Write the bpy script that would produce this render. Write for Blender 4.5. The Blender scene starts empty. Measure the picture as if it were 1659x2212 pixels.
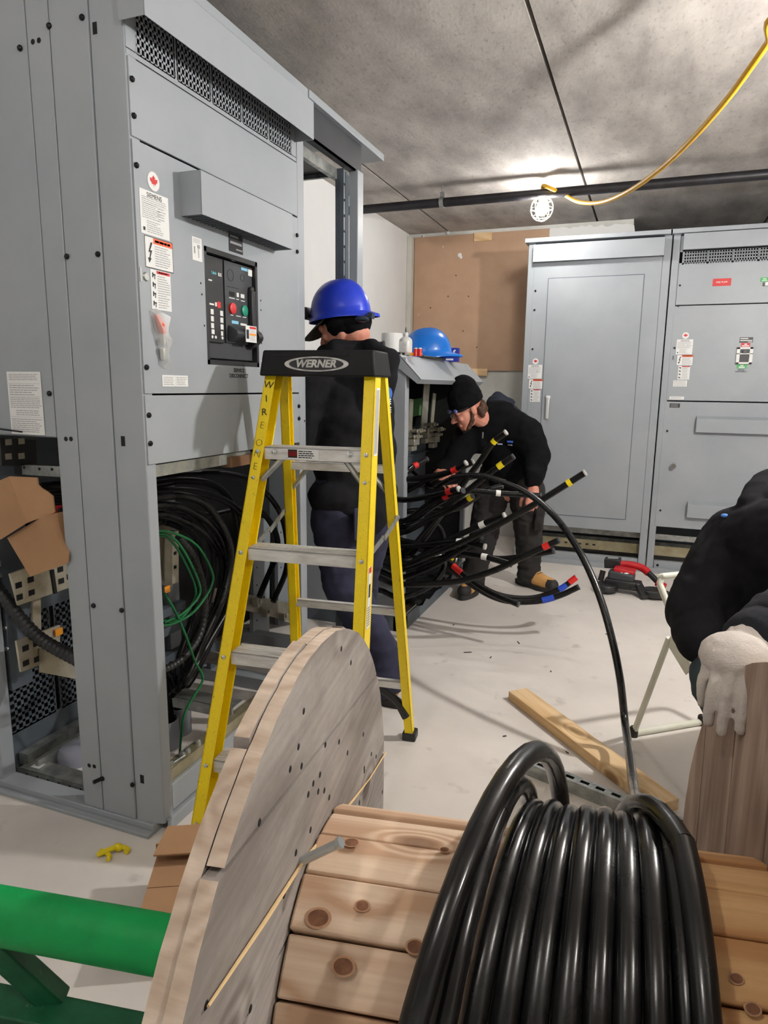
import bpy, bmesh, math, random
from mathutils import Vector as V, Matrix, Euler, noise
random.seed(7)
scene = bpy.context.scene
COL = scene.collection
PI = math.pi
R = math.radians

# ------------------------------------------------------------------ camera
FPX, IW, IH = 1470.0, 1659.0, 2212.0
CAM = V((0, 0, 1.275))
_yaw, _pit, _rol = R(21.0), R(10.45), R(0.69)
_f = V((-math.sin(_yaw)*math.cos(_pit), math.cos(_yaw)*math.cos(_pit), -math.sin(_pit)))
_r = V((math.cos(_yaw), math.sin(_yaw), 0)); _u = _r.cross(_f)
RX = _r*math.cos(_rol) + _u*math.sin(_rol)
UX = _u*math.cos(_rol) - _r*math.sin(_rol)
cd = bpy.data.cameras.new('camera'); cam = bpy.data.objects.new('camera', cd); COL.objects.link(cam)
cd.sensor_fit = 'VERTICAL'; cd.sensor_height = 24.0; cd.lens = FPX*24.0/IH
cd.clip_start = 0.02; cd.clip_end = 60
m3 = Matrix((RX, UX, -_f)).transposed()
cam.matrix_world = Matrix.Translation(CAM) @ m3.to_4x4()
scene.camera = cam

# ------------------------------------------------------------------ view, world, lamps of the place and an added fill
scene.view_settings.view_transform = 'Standard'
scene.view_settings.look = 'None'
scene.view_settings.exposure = 0.55
scene.view_settings.gamma = 1.0
scene.view_settings.use_curve_mapping = False
w = bpy.data.worlds.new('world'); scene.world = w; w.use_nodes = True
w.node_tree.nodes['Background'].inputs[0].default_value = (0.92, 0.96, 1.0, 1)
w.node_tree.nodes['Background'].inputs[1].default_value = 0.10
# temporary construction lights on the yellow cord, the last an added fill lamp: (position, emission strength)
LAMPS = [((-0.715, 4.525, 2.368), 340.0), ((0.92, 2.52, 2.06), 1950.0), ((-0.62, -0.15, 2.34), 350.0), ((1.45, 0.35, 2.30), 620.0)]

# ------------------------------------------------------------------ geometry helpers
def ray(px, py):
    return _f + RX*((px-IW/2)/FPX) - UX*((py-IH/2)/FPX)
def on(px, py, ax, v):
    """the world point on the plane axis = v seen at a photograph pixel (used for measuring)"""
    d = ray(px, py); return CAM + d*((v-CAM[ax])/d[ax])
def dp(px, py, dep):
    return CAM + ray(px, py)*dep

class MB:
    def __init__(s): s.v = []; s.f = []; s.m = []
    def add(s, vs, fs, mi=0):
        b = len(s.v); s.v += [V(p) for p in vs]
        for f in fs: s.f.append([b+i for i in f]); s.m.append(mi)
        return s
    def box(s, lo, hi, mi=0):
        x0, y0, z0 = lo; x1, y1, z1 = hi
        if x0 > x1: x0, x1 = x1, x0
        if y0 > y1: y0, y1 = y1, y0
        if z0 > z1: z0, z1 = z1, z0
        return s.add([(x0,y0,z0),(x1,y0,z0),(x1,y1,z0),(x0,y1,z0),(x0,y0,z1),(x1,y0,z1),(x1,y1,z1),(x0,y1,z1)],
              [(0,3,2,1),(4,5,6,7),(0,1,5,4),(1,2,6,5),(2,3,7,6),(3,0,4,7)], mi)
    def obox(s, c, size, M, mi=0):
        b = len(s.v); h = [q/2 for q in size]
        s.box((-h[0],-h[1],-h[2]), (h[0],h[1],h[2]), mi)
        for i in range(b, b+8): s.v[i] = V(c) + M @ s.v[i]
        return s
    def quad(s, a, b, c, d, mi=0): return s.add([a,b,c,d], [(0,1,2,3)], mi)
    def prism(s, base, off, mi=0):
        n = len(base); off = V(off); base = [V(p) for p in base]
        nrm = V((0,0,0))
        for i in range(n): nrm += base[i].cross(base[(i+1) % n])
        if nrm.dot(off) > 0: base = base[::-1]
        vs = base + [p+off for p in base]
        fs = [tuple(range(n)), tuple(range(2*n-1, n-1, -1))]
        for i in range(n):
            j = (i+1) % n; fs.append((j, i, i+n, j+n))
        return s.add(vs, fs, mi)
    def bar(s, a, b, w, h, up=(0,0,1), mi=0):
        """rectangular bar from a to b; w across, h along 'up'"""
        a = V(a); b = V(b); d = (b-a); L = d.length; d.normalize()
        x = d.cross(V(up))
        if x.length < 1e-5: x = d.cross(V((1,0,0)))
        x.normalize(); y = x.cross(d)
        M = Matrix((x, d, y)).transposed()
        return s.obox((a+b)/2, (w, L, h), M, mi)
    def tube(s, pts, r, seg=10, mi=0, caps=True, endmi=None):
        pts = [V(p) for p in pts]; n = len(pts)
        rs = r if isinstance(r, (list, tuple)) else [r]*n
        t0 = (pts[1]-pts[0]).normalized()
        up = V((0,0,1)) if abs(t0.z) < .9 else V((1,0,0))
        x = t0.cross(up).normalized(); vs = []; prev = t0
        for i in range(n):
            t = (pts[min(i+1,n-1)]-pts[max(i-1,0)])
            t = t.normalized() if t.length > 1e-9 else prev
            q = prev.rotation_difference(t); x = (q @ x).normalized(); prev = t
            y = t.cross(x).normalized()
            for k in range(seg):
                a = 2*PI*k/seg; vs.append(pts[i] + (x*math.cos(a)+y*math.sin(a))*rs[i])
        fs = []
        for i in range(n-1):
            for k in range(seg):
                k2 = (k+1) % seg
                fs.append((i*seg+k, i*seg+k2, (i+1)*seg+k2, (i+1)*seg+k))
        s.add(vs, fs, mi)
        if caps:
            b = len(s.v)-n*seg
            s.f.append([b+k for k in range(seg-1,-1,-1)]); s.m.append(mi)
            s.f.append([b+(n-1)*seg+k for k in range(seg)]); s.m.append(mi if endmi is None else endmi)
        return s
    def cyl(s, a, b, r0, r1=None, seg=16, mi=0, caps=True):
        return s.tube([a, b], [r0, r0 if r1 is None else r1], seg, mi, caps)
    def ring(s, a, b, ro, ri, seg=20, mi=0):
        """hollow pipe from a to b"""
        a = V(a); b = V(b); t = (b-a).normalized()
        x = t.cross(V((0,0,1)) if abs(t.z) < .9 else V((1,0,0))).normalized(); y = t.cross(x)
        vs = []
        for (p, rr) in ((a,ro),(b,ro),(b,ri),(a,ri)):
            for k in range(seg):
                an = 2*PI*k/seg; vs.append(p+(x*math.cos(an)+y*math.sin(an))*rr)
        fs = []
        for q in range(4):
            for k in range(seg):
                k2 = (k+1) % seg; q2 = (q+1) % 4
                fs.append((q*seg+k, q*seg+k2, q2*seg+k2, q2*seg+k))
        return s.add(vs, fs, mi)
    def lathe(s, prof, c, axis=(0,0,1), seg=24, mi=0):
        c = V(c); t = V(axis).normalized()
        x = t.cross(V((0,0,1)) if abs(t.z) < .9 else V((1,0,0))).normalized(); y = t.cross(x)
        vs = []; n = len(prof)
        for (rr, h) in prof:
            for k in range(seg):
                a = 2*PI*k/seg; vs.append(c+t*h+(x*math.cos(a)+y*math.sin(a))*rr)
        fs = [(i*seg+k, i*seg+(k+1)%seg, (i+1)*seg+(k+1)%seg, (i+1)*seg+k) for i in range(n-1) for k in range(seg)]
        fs.append(tuple(range(seg-1,-1,-1))); fs.append(tuple((n-1)*seg+k for k in range(seg)))
        return s.add(vs, fs, mi)
    def ell(s, c, r, M=None, seg=16, rings=10, mi=0):
        c = V(c); r = (r,r,r) if not isinstance(r,(tuple,list)) else r
        vs = []; fs = []
        for i in range(rings+1):
            th = PI*i/rings
            for k in range(seg):
                a = 2*PI*k/seg
                p = V((r[0]*math.sin(th)*math.cos(a), r[1]*math.sin(th)*math.sin(a), r[2]*math.cos(th)))
                vs.append(c + (M @ p if M else p))
        for i in range(rings):
            for k in range(seg):
                k2 = (k+1) % seg
                fs.append((i*seg+k, (i+1)*seg+k, (i+1)*seg+k2, i*seg+k2))
        return s.add(vs, fs, mi)
    def cone(s, a, ra, b, rb, mi=0, seg=14, flat=None):
        """tapered limb with rounded ends (for figures)"""
        a = V(a); b = V(b); d = (b-a); L = max(d.length, 1e-5); t = d.normalized()
        x = t.cross(V((0,0,1)) if abs(t.z) < .9 else V((1,0,0))).normalized(); y = t.cross(x)
        vs = []; prof = []
        for i in range(5): th = PI/2*i/4; prof.append((-ra*math.cos(th), ra*math.sin(th)))
        for i in range(5): th = PI/2*i/4; prof.append((L+rb*math.sin(th), rb*math.cos(th)))
        for (h, rr) in prof:
            rr = max(rr, 1e-4)
            for k in range(seg):
                an = 2*PI*k/seg; vs.append(a+t*h+(x*math.cos(an)+y*math.sin(an))*rr)
        n = len(prof)
        fs = [(i*seg+k, i*seg+(k+1)%seg, (i+1)*seg+(k+1)%seg, (i+1)*seg+k) for i in range(n-1) for k in range(seg)]
        fs.append(tuple(range(seg-1,-1,-1))); fs.append(tuple((n-1)*seg+k for k in range(seg)))
        return s.add(vs, fs, mi)
    def mesh(s, name, mats, ang=40):
        me = bpy.data.meshes.new(name); me.from_pydata([tuple(p) for p in s.v], [], s.f)
        for m in (mats if isinstance(mats, (list, tuple)) else [mats]): me.materials.append(m)
        me.polygons.foreach_set('material_index', s.m)
        bm = bmesh.new(); bm.from_mesh(me)
        bmesh.ops.recalc_face_normals(bm, faces=bm.faces)
        lim = math.radians(ang)
        for e in bm.edges:
            e.smooth = len(e.link_faces) == 2 and e.calc_face_angle(0) < lim
        for f in bm.faces: f.smooth = True
        bm.to_mesh(me); bm.free(); me.update()
        return me
    def build(s, name, mats, parent=None, label=None, bevel=0, ang=40, world=True, seg=2):
        o = bpy.data.objects.new(name, s.mesh(name, mats, ang)); COL.objects.link(o)
        if parent is not None: par(o, parent, world)
        if label: o['label'] = label
        if bevel:
            b = o.modifiers.new('bevel', 'BEVEL'); b.width = bevel; b.segments = seg; b.limit_method = 'ANGLE'; b.angle_limit = R(50)
        return o
MATS_W = {}
def par(o, p, world=True):
    o.parent = p
    if world and p.name in MATS_W: o.matrix_parent_inverse = MATS_W[p.name].inverted()
def thing(name, label, cat, loc=(0,0,0), rz=0, group=None):
    o = bpy.data.objects.new(name, None); COL.objects.link(o)
    o.empty_display_size = .05
    o.location = loc; o.rotation_euler = (0,0,rz)
    MATS_W[o.name] = Matrix.Translation(V(loc)) @ Matrix.Rotation(rz, 4, 'Z')
    o['label'] = label; o['category'] = cat
    if group: o['group'] = group
    return o
def tag(o, label, cat, group=None):
    o['label'] = label; o['category'] = cat
    if group: o['group'] = group
    return o
def struct(name, mb, mat, **k):
    o = mb.build(name, mat, **k); o['kind'] = 'structure'; return o
def crom(P, n=10, closed=False):
    """Catmull-Rom curve through points"""
    P = [V(p) for p in P]; out = []
    N = len(P)
    for i in range(N-1):
        p0 = P[i-1] if i > 0 else P[0]*2-P[1]; p1 = P[i]; p2 = P[i+1]
        p3 = P[i+2] if i+2 < N else P[-1]*2-P[-2]
        for k in range(n):
            t = k/n
            out.append(.5*((2*p1)+(p2-p0)*t+(2*p0-5*p1+4*p2-p3)*t*t+(-p0+3*p1-3*p2+p3)*t**3))
    out.append(P[-1]); return out
def text_mesh(txt, size, M, mat, name, parent=None, thick=.0004, bold=0.0, align='CENTER', sx=1.0, label=None):
    """letters as flat raised mesh: M places local XY plane (x right, y up)"""
    c = bpy.data.curves.new(name, 'FONT'); c.body = txt; c.size = size; c.align_x = align; c.align_y = 'CENTER'
    c.extrude = thick; c.offset = bold; c.resolution_u = 3
    o = bpy.data.objects.new(name+'_tmp', c); COL.objects.link(o)
    dg = bpy.context.evaluated_depsgraph_get()
    me = bpy.data.meshes.new_from_object(o.evaluated_get(dg))
    bpy.data.objects.remove(o); bpy.data.curves.remove(c)
    me.transform(M @ Matrix.Diagonal((sx,1,1,1)))
    me.materials.clear(); me.materials.append(mat); me.name = name
    t = bpy.data.objects.new(name, me); COL.objects.link(t)
    if parent is not None: par(t, parent)
    if label: t['label'] = label
    return t
def loose(o, name):
    """give every separate piece of a mesh its own object"""
    me = o.data; n = len(me.vertices); par_ = list(range(n))
    def find(i):
        while par_[i] != i: par_[i] = par_[par_[i]]; i = par_[i]
        return i
    for e in me.edges:
        a, b = find(e.vertices[0]), find(e.vertices[1])
        if a != b: par_[a] = b
    groups = {}
    for p in me.polygons: groups.setdefault(find(p.vertices[0]), []).append(p)
    mods = [(m.name, m.width) for m in o.modifiers if m.type == 'BEVEL']
    out = []
    for g in groups.values():
        ids = {}; fs = []
        for p in g: fs.append([ids.setdefault(i, len(ids)) for i in p.vertices])
        q = MB(); q.v = [None]*len(ids)
        for i, k in ids.items(): q.v[k] = me.vertices[i].co.copy()
        q.f = fs; q.m = [p.material_index for p in g]
        c = q.build(name, list(me.materials), None); c.parent = o.parent; c.matrix_parent_inverse = o.matrix_parent_inverse.copy()
        for nm, wd in mods:
            b = c.modifiers.new(nm, 'BEVEL'); b.width = wd; b.segments = 2; b.limit_method = 'ANGLE'; b.angle_limit = R(50)
        out.append(c)
    bpy.data.objects.remove(o); bpy.data.meshes.remove(me); return out
def surf_hit(objs, px, py):
    """where the line of sight first meets one of these (unmodified) meshes: point and normal"""
    from mathutils.bvhtree import BVHTree
    best = None
    for o in objs:
        bv = BVHTree.FromPolygons([v.co.copy() for v in o.data.vertices], [tuple(p.vertices) for p in o.data.polygons])
        h = bv.ray_cast(CAM, ray(px, py).normalized())
        if h[0] is not None and (best is None or h[3] < best[2]): best = (h[0], h[1], h[3])
    return best
def frame(o, x, y):
    """matrix with origin o, local x and y axes"""
    x = V(x).normalized(); y = V(y).normalized(); z = x.cross(y)
    M = Matrix((x, y, z)).transposed().to_4x4(); M.translation = V(o); return M

# ------------------------------------------------------------------ materials
def pm(name, c1, c2=None, rough=.5, metal=0, scale=8, detail=4, stretch=(1,1,1), rot=(0,0,0), bump=0, bscale=None, lo=.35, hi=.65,
       c3=None, scale3=40, lo3=.6, hi3=.7, spec=.5, rvar=0, coat=0, sheen=0, trans=0, alpha=1, emit=None, dist=0.0):
    m = bpy.data.materials.new(name); m.use_nodes = True; nt = m.node_tree; N = nt.nodes; L = nt.links
    b = N['Principled BSDF']
    b.inputs['Base Color'].default_value = (*c1, 1); b.inputs['Roughness'].default_value = rough
    b.inputs['Metallic'].default_value = metal; b.inputs['Specular IOR Level'].default_value = spec
    b.inputs['Coat Weight'].default_value = coat; b.inputs['Sheen Weight'].default_value = sheen
    b.inputs['Transmission Weight'].default_value = trans; b.inputs['Alpha'].default_value = alpha
    if emit: b.inputs['Emission Color'].default_value = (*emit[0],1); b.inputs['Emission Strength'].default_value = emit[1]
    if c2 or bump or rvar:
        tc = N.new('ShaderNodeTexCoord'); mp = N.new('ShaderNodeMapping')
        mp.inputs['Scale'].default_value = stretch; mp.inputs['Rotation'].default_value = rot
        if any(rot):   # rotate into the grain frame first, stretch afterwards
            mp.inputs['Scale'].default_value = (1,1,1); mp2 = N.new('ShaderNodeMapping'); mp2.inputs['Scale'].default_value = stretch
            L.new(tc.outputs['Object'], mp.inputs['Vector']); L.new(mp.outputs[0], mp2.inputs['Vector']); vec = mp2.outputs[0]
        else:
            L.new(tc.outputs['Object'], mp.inputs['Vector']); vec = mp.outputs[0]
        n = N.new('ShaderNodeTexNoise'); n.inputs['Scale'].default_value = scale; n.inputs['Detail'].default_value = detail
        n.inputs['Roughness'].default_value = .6; n.inputs['Distortion'].default_value = dist
        L.new(vec, n.inputs['Vector'])
        if c2:
            cr = N.new('ShaderNodeValToRGB'); cr.color_ramp.elements[0].position = lo; cr.color_ramp.elements[1].position = hi
            cr.color_ramp.elements[0].color = (*c1,1); cr.color_ramp.elements[1].color = (*c2,1)
            L.new(n.outputs['Fac'], cr.inputs[0]); out = cr.outputs[0]
            if c3:
                n3 = N.new('ShaderNodeTexNoise'); n3.inputs['Scale'].default_value = scale3; n3.inputs['Detail'].default_value = 3
                L.new(vec, n3.inputs['Vector'])
                r3 = N.new('ShaderNodeMapRange'); r3.inputs[1].default_value = lo3; r3.inputs[2].default_value = hi3
                L.new(n3.outputs['Fac'], r3.inputs[0])
                mx = N.new('ShaderNodeMix'); mx.data_type = 'RGBA'; mx.inputs[7].default_value = (*c3,1)
                L.new(r3.outputs[0], mx.inputs[0]); L.new(out, mx.inputs[6]); out = mx.outputs[2]
            L.new(out, b.inputs['Base Color'])
        if rvar:
            mr = N.new('ShaderNodeMapRange'); mr.inputs[3].default_value = max(0,rough-rvar); mr.inputs[4].default_value = min(1,rough+rvar)
            mr.inputs[1].default_value = .3; mr.inputs[2].default_value = .7
            L.new(n.outputs['Fac'], mr.inputs[0]); L.new(mr.outputs[0], b.inputs['Roughness'])
        if bump:
            bn = N.new('ShaderNodeTexNoise'); bn.inputs['Scale'].default_value = bscale or scale*4; bn.inputs['Detail'].default_value = 5
            L.new(vec, bn.inputs['Vector'])
            bp = N.new('ShaderNodeBump'); bp.inputs['Strength'].default_value = min(1,bump); bp.inputs['Distance'].default_value = .003
            L.new(bn.outputs['Fac'], bp.inputs['Height']); L.new(bp.outputs[0], b.inputs['Normal'])
    return m
def wood(name, light, dark, rot=(0,0,0), ringscale=9, stain=None, knots=True, rough=.75, stretch=(.5,4,4), bump=.25, distort=3.0, koff=(0,0,0), ringamt=.35, kscale=5.0, warm=None):
    """sawn timber, grain along local X of the rotated frame"""
    m = bpy.data.materials.new(name); m.use_nodes = True; nt = m.node_tree; N = nt.nodes; L = nt.links
    b = N['Principled BSDF']; b.inputs['Roughness'].default_value = rough; b.inputs['Specular IOR Level'].default_value = .25
    tc = N.new('ShaderNodeTexCoord'); mp = N.new('ShaderNodeMapping'); mp.inputs['Rotation'].default_value = rot
    L.new(tc.outputs['Object'], mp.inputs['Vector'])
    st = N.new('ShaderNodeMapping'); st.inputs['Scale'].default_value = stretch; L.new(mp.outputs[0], st.inputs['Vector'])
    vo = N.new('ShaderNodeTexVoronoi'); vo.inputs['Scale'].default_value = kscale; vo.inputs['Randomness'].default_value = 1
    s3 = N.new('ShaderNodeMapping'); s3.inputs['Scale'].default_value = (.75,1.5,1.5); s3.inputs['Location'].default_value = koff
    L.new(mp.outputs[0], s3.inputs['Vector']); L.new(s3.outputs[0], vo.inputs['Vector'])
    n1 = N.new('ShaderNodeTexNoise'); n1.inputs['Scale'].default_value = 1.0; n1.inputs['Detail'].default_value = 2.2; n1.inputs['Roughness'].default_value = .42
    L.new(st.outputs[0], n1.inputs['Vector'])
    kr = N.new('ShaderNodeMapRange'); kr.interpolation_type = 'SMOOTHERSTEP'; kr.inputs[1].default_value = .02; kr.inputs[2].default_value = .42
    kr.inputs[3].default_value = .22 if knots else 0; kr.inputs[4].default_value = 0; L.new(vo.outputs['Distance'], kr.inputs[0])
    a1 = N.new('ShaderNodeMath'); a1.operation = 'ADD'; L.new(n1.outputs['Fac'], a1.inputs[0]); L.new(kr.outputs[0], a1.inputs[1])
    m1 = N.new('ShaderNodeMath'); m1.operation = 'MULTIPLY'; m1.inputs[1].default_value = ringscale*11; L.new(a1.outputs[0], m1.inputs[0])
    sn1 = N.new('ShaderNodeMath'); sn1.operation = 'SINE'; L.new(m1.outputs[0], sn1.inputs[0])
    wv = N.new('ShaderNodeMath'); wv.operation = 'MULTIPLY_ADD'; wv.inputs[1].default_value = .5; wv.inputs[2].default_value = .5; L.new(sn1.outputs[0], wv.inputs[0])
    sf = N.new('ShaderNodeMapping'); sf.inputs['Scale'].default_value = (3, 60, 60); L.new(mp.outputs[0], sf.inputs['Vector'])
    fn = N.new('ShaderNodeTexNoise'); fn.inputs['Scale'].default_value = 1.6; fn.inputs['Detail'].default_value = 6; L.new(sf.outputs[0], fn.inputs['Vector'])
    ad = N.new('ShaderNodeMath'); ad.operation = 'MULTIPLY_ADD'; ad.inputs[1].default_value = ringamt
    L.new(wv.outputs[0], ad.inputs[0])
    ml = N.new('ShaderNodeMath'); ml.operation = 'MULTIPLY'; ml.inputs[1].default_value = .8; L.new(fn.outputs['Fac'], ml.inputs[0]); L.new(ml.outputs[0], ad.inputs[2])
    cr = N.new('ShaderNodeValToRGB'); cr.color_ramp.elements[0].position = .32; cr.color_ramp.elements[1].position = .86
    cr.color_ramp.elements[0].color = (*light,1); cr.color_ramp.elements[1].color = (*dark,1); L.new(ad.outputs[0], cr.inputs[0])
    out = cr.outputs[0]
    if stain:
        sn = N.new('ShaderNodeTexNoise'); sn.inputs['Scale'].default_value = 3.5; sn.inputs['Detail'].default_value = 6; sn.inputs['Roughness'].default_value = .7
        s2 = N.new('ShaderNodeMapping'); s2.inputs['Scale'].default_value = (1,2.2,2.2); L.new(mp.outputs[0], s2.inputs['Vector']); L.new(s2.outputs[0], sn.inputs['Vector'])
        mr = N.new('ShaderNodeMapRange'); mr.inputs[1].default_value = .42; mr.inputs[2].default_value = .68; mr.inputs[4].default_value = stain[1]; L.new(sn.outputs['Fac'], mr.inputs[0])
        mx = N.new('ShaderNodeMix'); mx.data_type = 'RGBA'; mx.inputs[7].default_value = (*stain[0],1)
        L.new(mr.outputs[0], mx.inputs[0]); L.new(out, mx.inputs[6]); out = mx.outputs[2]
    if knots:
        k = N.new('ShaderNodeValToRGB'); k.color_ramp.elements[0].position = .09; k.color_ramp.elements[1].position = .17
        k.color_ramp.elements[0].color = (.85,.85,.85,1); k.color_ramp.elements[1].color = (0,0,0,1); L.new(vo.outputs['Distance'], k.inputs[0])
        mx = N.new('ShaderNodeMix'); mx.data_type = 'RGBA'; mx.inputs[7].default_value = (dark[0]*.42,dark[1]*.36,dark[2]*.32,1)
        L.new(k.outputs[0], mx.inputs[0]); L.new(out, mx.inputs[6]); out = mx.outputs[2]
    if warm:   # drum colour turns more orange along its axis
        sp = N.new('ShaderNodeSeparateXYZ'); L.new(mp.outputs[0], sp.inputs[0])
        wn = N.new('ShaderNodeTexNoise'); wn.inputs['Scale'].default_value = 5; L.new(mp.outputs[0], wn.inputs['Vector'])
        wa = N.new('ShaderNodeMath'); wa.operation = 'MULTIPLY_ADD'; wa.inputs[1].default_value = .16; L.new(wn.outputs['Fac'], wa.inputs[0]); L.new(sp.outputs[0], wa.inputs[2])
        wr = N.new('ShaderNodeMapRange'); wr.inputs[1].default_value = warm[0][0]; wr.inputs[2].default_value = warm[1][0]; L.new(wa.outputs[0], wr.inputs[0])
        wm = N.new('ShaderNodeMix'); wm.data_type = 'RGBA'; wm.blend_type = 'MULTIPLY'; wm.inputs[7].default_value = (1.0,.80,.52,1)
        L.new(wr.outputs[0], wm.inputs[0]); L.new(out, wm.inputs[6]); out = wm.outputs[2]
    L.new(out, b.inputs['Base Color'])
    bp = N.new('ShaderNodeBump'); bp.inputs['Strength'].default_value = bump; bp.inputs['Distance'].default_value = .002
    L.new(ad.outputs[0], bp.inputs['Height']); L.new(bp.outputs[0], b.inputs['Normal'])
    return m
def srgb(r, g, b):
    f = lambda c: (c/255)/12.92 if c/255 <= .04045 else ((c/255+.055)/1.055)**2.4
    return (f(r), f(g), f(b))

GREY = pm('grey_enamel', srgb(158,163,168), srgb(150,156,161), .42, 0, 3, 5, bump=.03, bscale=260, spec=.45)
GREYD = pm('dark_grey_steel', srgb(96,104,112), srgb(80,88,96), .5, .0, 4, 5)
GALV = pm('galvanized_steel', srgb(186,188,184), srgb(140,144,142), .42, .75, 22, 5, rvar=.1)
ALU = pm('worn_aluminium', srgb(228,227,224), srgb(198,194,190), .45, .25, 10, 6, stretch=(1,6,6), rvar=.1)
PLATE = pm('tinned_bus_plate', srgb(200,196,182), srgb(160,150,128), .4, .6, 7, 6, rvar=.12)
ZINC = pm('yellow_zinc_plate', srgb(176,168,140), srgb(136,126,98), .42, .6, 7, 6, rvar=.12)
CHROME = pm('chrome', (.75,.75,.76), None, .16, 1)
BLACKM = pm('black_hole', (.004,.004,.005), None, .8, 0)
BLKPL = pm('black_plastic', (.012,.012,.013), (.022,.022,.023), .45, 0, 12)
BOLTBK = pm('black_oxide_screw', (.008,.008,.009), None, .35, .5)
CHAR = pm('charcoal_plastic', srgb(62,64,68), srgb(56,58,62), .45, 0, 10)
WHITE = pm('white_label', srgb(226,226,224), None, .5)
INK = pm('black_ink', (.01,.01,.011), None, .6)
INKG = pm('grey_ink', srgb(158,158,160), None, .6)
RED = pm('red_label', srgb(205,40,40), None, .5)
ORANGE = pm('orange_label', srgb(235,95,50), None, .5)
AMBER = pm('amber_label', srgb(235,150,30), None, .5)
GREENL = pm('green_label', srgb(60,170,85), None, .5)
TEAL = pm('teal_print', srgb(110,200,205), None, .5)
SKYL = pm('light_blue_print', srgb(130,195,225), None, .5)
YEL = pm('yellow_fibreglass', srgb(250,222,0), srgb(244,210,0), .42, 0, 30, 3, stretch=(12,12,1), c3=srgb(120,90,30), scale3=18, lo3=.66, hi3=.8, coat=.15)
CABLE = pm('black_cable_jacket', (.004,.004,.0045), (.010,.010,.010), .25, 0, 9, 5, rvar=.12, spec=.55, c3=srgb(84,79,77), scale3=11, lo3=.64, hi3=1.2)
CABLEC = pm('black_cable_clean', (.003,.003,.0035), (.006,.006,.006), .30, 0, 9, 5, rvar=.08, spec=.30)
COPPER = pm('bare_conductor', srgb(214,212,208), srgb(180,178,172), .4, .3, 60)
TAPEY = pm('yellow_tape', srgb(236,212,20), None, .4)
TAPER = pm('red_tape', srgb(214,36,30), None, .4)
TAPEW = pm('white_tape', srgb(236,234,230), None, .45)
TAPEB = pm('blue_tape', srgb(36,74,190), None, .4)
GREENW = pm('green_wire_jacket', srgb(18,118,62), srgb(14,98,52), .4, 0, 12)
CONC_F = pm('concrete_floor', srgb(228,221,214), srgb(210,203,197), .72, 0, 1.6, 8, bump=.12, bscale=60, lo=.36, hi=.68, c3=srgb(168,161,156), scale3=9, lo3=.64, hi3=.86, rvar=.08)
CONC_C = pm('concrete_ceiling', srgb(196,190,183), srgb(150,144,140), .85, 0, 3.6, 12, stretch=(1.5,.6,1), bump=.4, bscale=60, lo=.34, hi=.68, c3=srgb(138,129,124), scale3=42, lo3=.56, hi3=.9, dist=.15)
CONC_W = pm('poured_concrete_wall', srgb(218,217,211), srgb(200,199,193), .85, 0, 4, 8, bump=.3, bscale=50, c3=srgb(120,120,116), scale3=30, lo3=.7, hi3=.8)
DRYW = pm('white_drywall', srgb(232,232,230), srgb(226,226,225), .85, 0, 2)
TRIMM = pm('corner_bead', srgb(206,202,192), srgb(196,192,182), .7, 0, 8)
BOARDM = pm('brown_board', srgb(190,156,128), srgb(182,148,121), .7, 0, 6, 6, c3=srgb(224,214,204), scale3=22, lo3=.76, hi3=.8)
PINE = wood('pine', srgb(232,202,160), srgb(208,166,116), stretch=(.6,5,5), knots=False)
PAINTBLK = pm('black_painted_pipe', srgb(30,28,32), srgb(44,42,46), .45, .2, 12)
BULB = pm('lit_bulb', (1,1,1), None, .5, emit=((1.0,.93,.82), 1.0))
CARD = pm('cardboard', srgb(176,136,100), srgb(164,124,90), .85, 0, 5, 6, bump=.1, bscale=120)
CARDIN = pm('cardboard_edge', srgb(120,88,62), None, .9)
GREENP = pm('green_stand_paint', srgb(0,168,84), srgb(2,150,74), .45, 0, 14, 5, spec=.35)
GREEND = pm('dark_green_stand_paint', srgb(10,84,52), srgb(24,104,66), .5, 0, 20, 5, c3=srgb(120,150,132), scale3=60, lo3=.68, hi3=.8)
PVC = pm('grey_pvc', srgb(150,153,158), srgb(140,143,150), .4, 0, 6)
PVCL = pm('grey_plastic_cap', srgb(150,152,166), None, .3, 0)
BLUEH = pm('blue_hard_hat', srgb(40,66,205), srgb(34,58,190), .32, 0, 5, spec=.5)
BLUEH2 = pm('bright_blue_hard_hat', srgb(24,110,205), None, .25, 0, spec=.5)
HOODIE = pm('black_fleece', (.003,.003,.0036), (.006,.006,.0075), .95, 0, 14, 6, bump=.5, bscale=500, spec=.15)
HOODIE2 = pm('washed_black_fleece', (.009,.009,.0105), (.016,.016,.019), .95, 0, 14, 6, bump=.5, bscale=500, spec=.15)
HOODGREY = pm('charcoal_fleece', srgb(40,41,46), srgb(33,34,39), .95, 0, 14, 6, bump=.5, bscale=500, spec=.2)
NAVY = pm('navy_work_trousers', srgb(36,37,58), srgb(50,51,74), .92, 0, 6, 6, bump=.4, bscale=400)
WORKP = pm('black_work_trousers', srgb(30,28,28), srgb(44,41,40), .9, 0, 7, 6, bump=.4, bscale=400)
DENIM = pm('teal_denim', srgb(52,66,72), srgb(42,54,60), .92, 0, 9, 6)
REFLB = pm('reflective_band', srgb(200,198,192), None, .6)
SKIN = pm('skin', srgb(214,152,130), srgb(198,128,108), .55, 0, 16, 4, spec=.35)
BEARD = pm('brown_hair', srgb(92,62,44), srgb(60,40,28), .75, 0, 60, 4, bump=.6, bscale=220)
BOOT = pm('tan_nubuck', srgb(214,164,98), srgb(190,140,78), .8, 0, 9, 5)
SOLE = pm('dark_rubber', (.018,.017,.016), (.03,.028,.026), .7, 0, 9)
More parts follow.
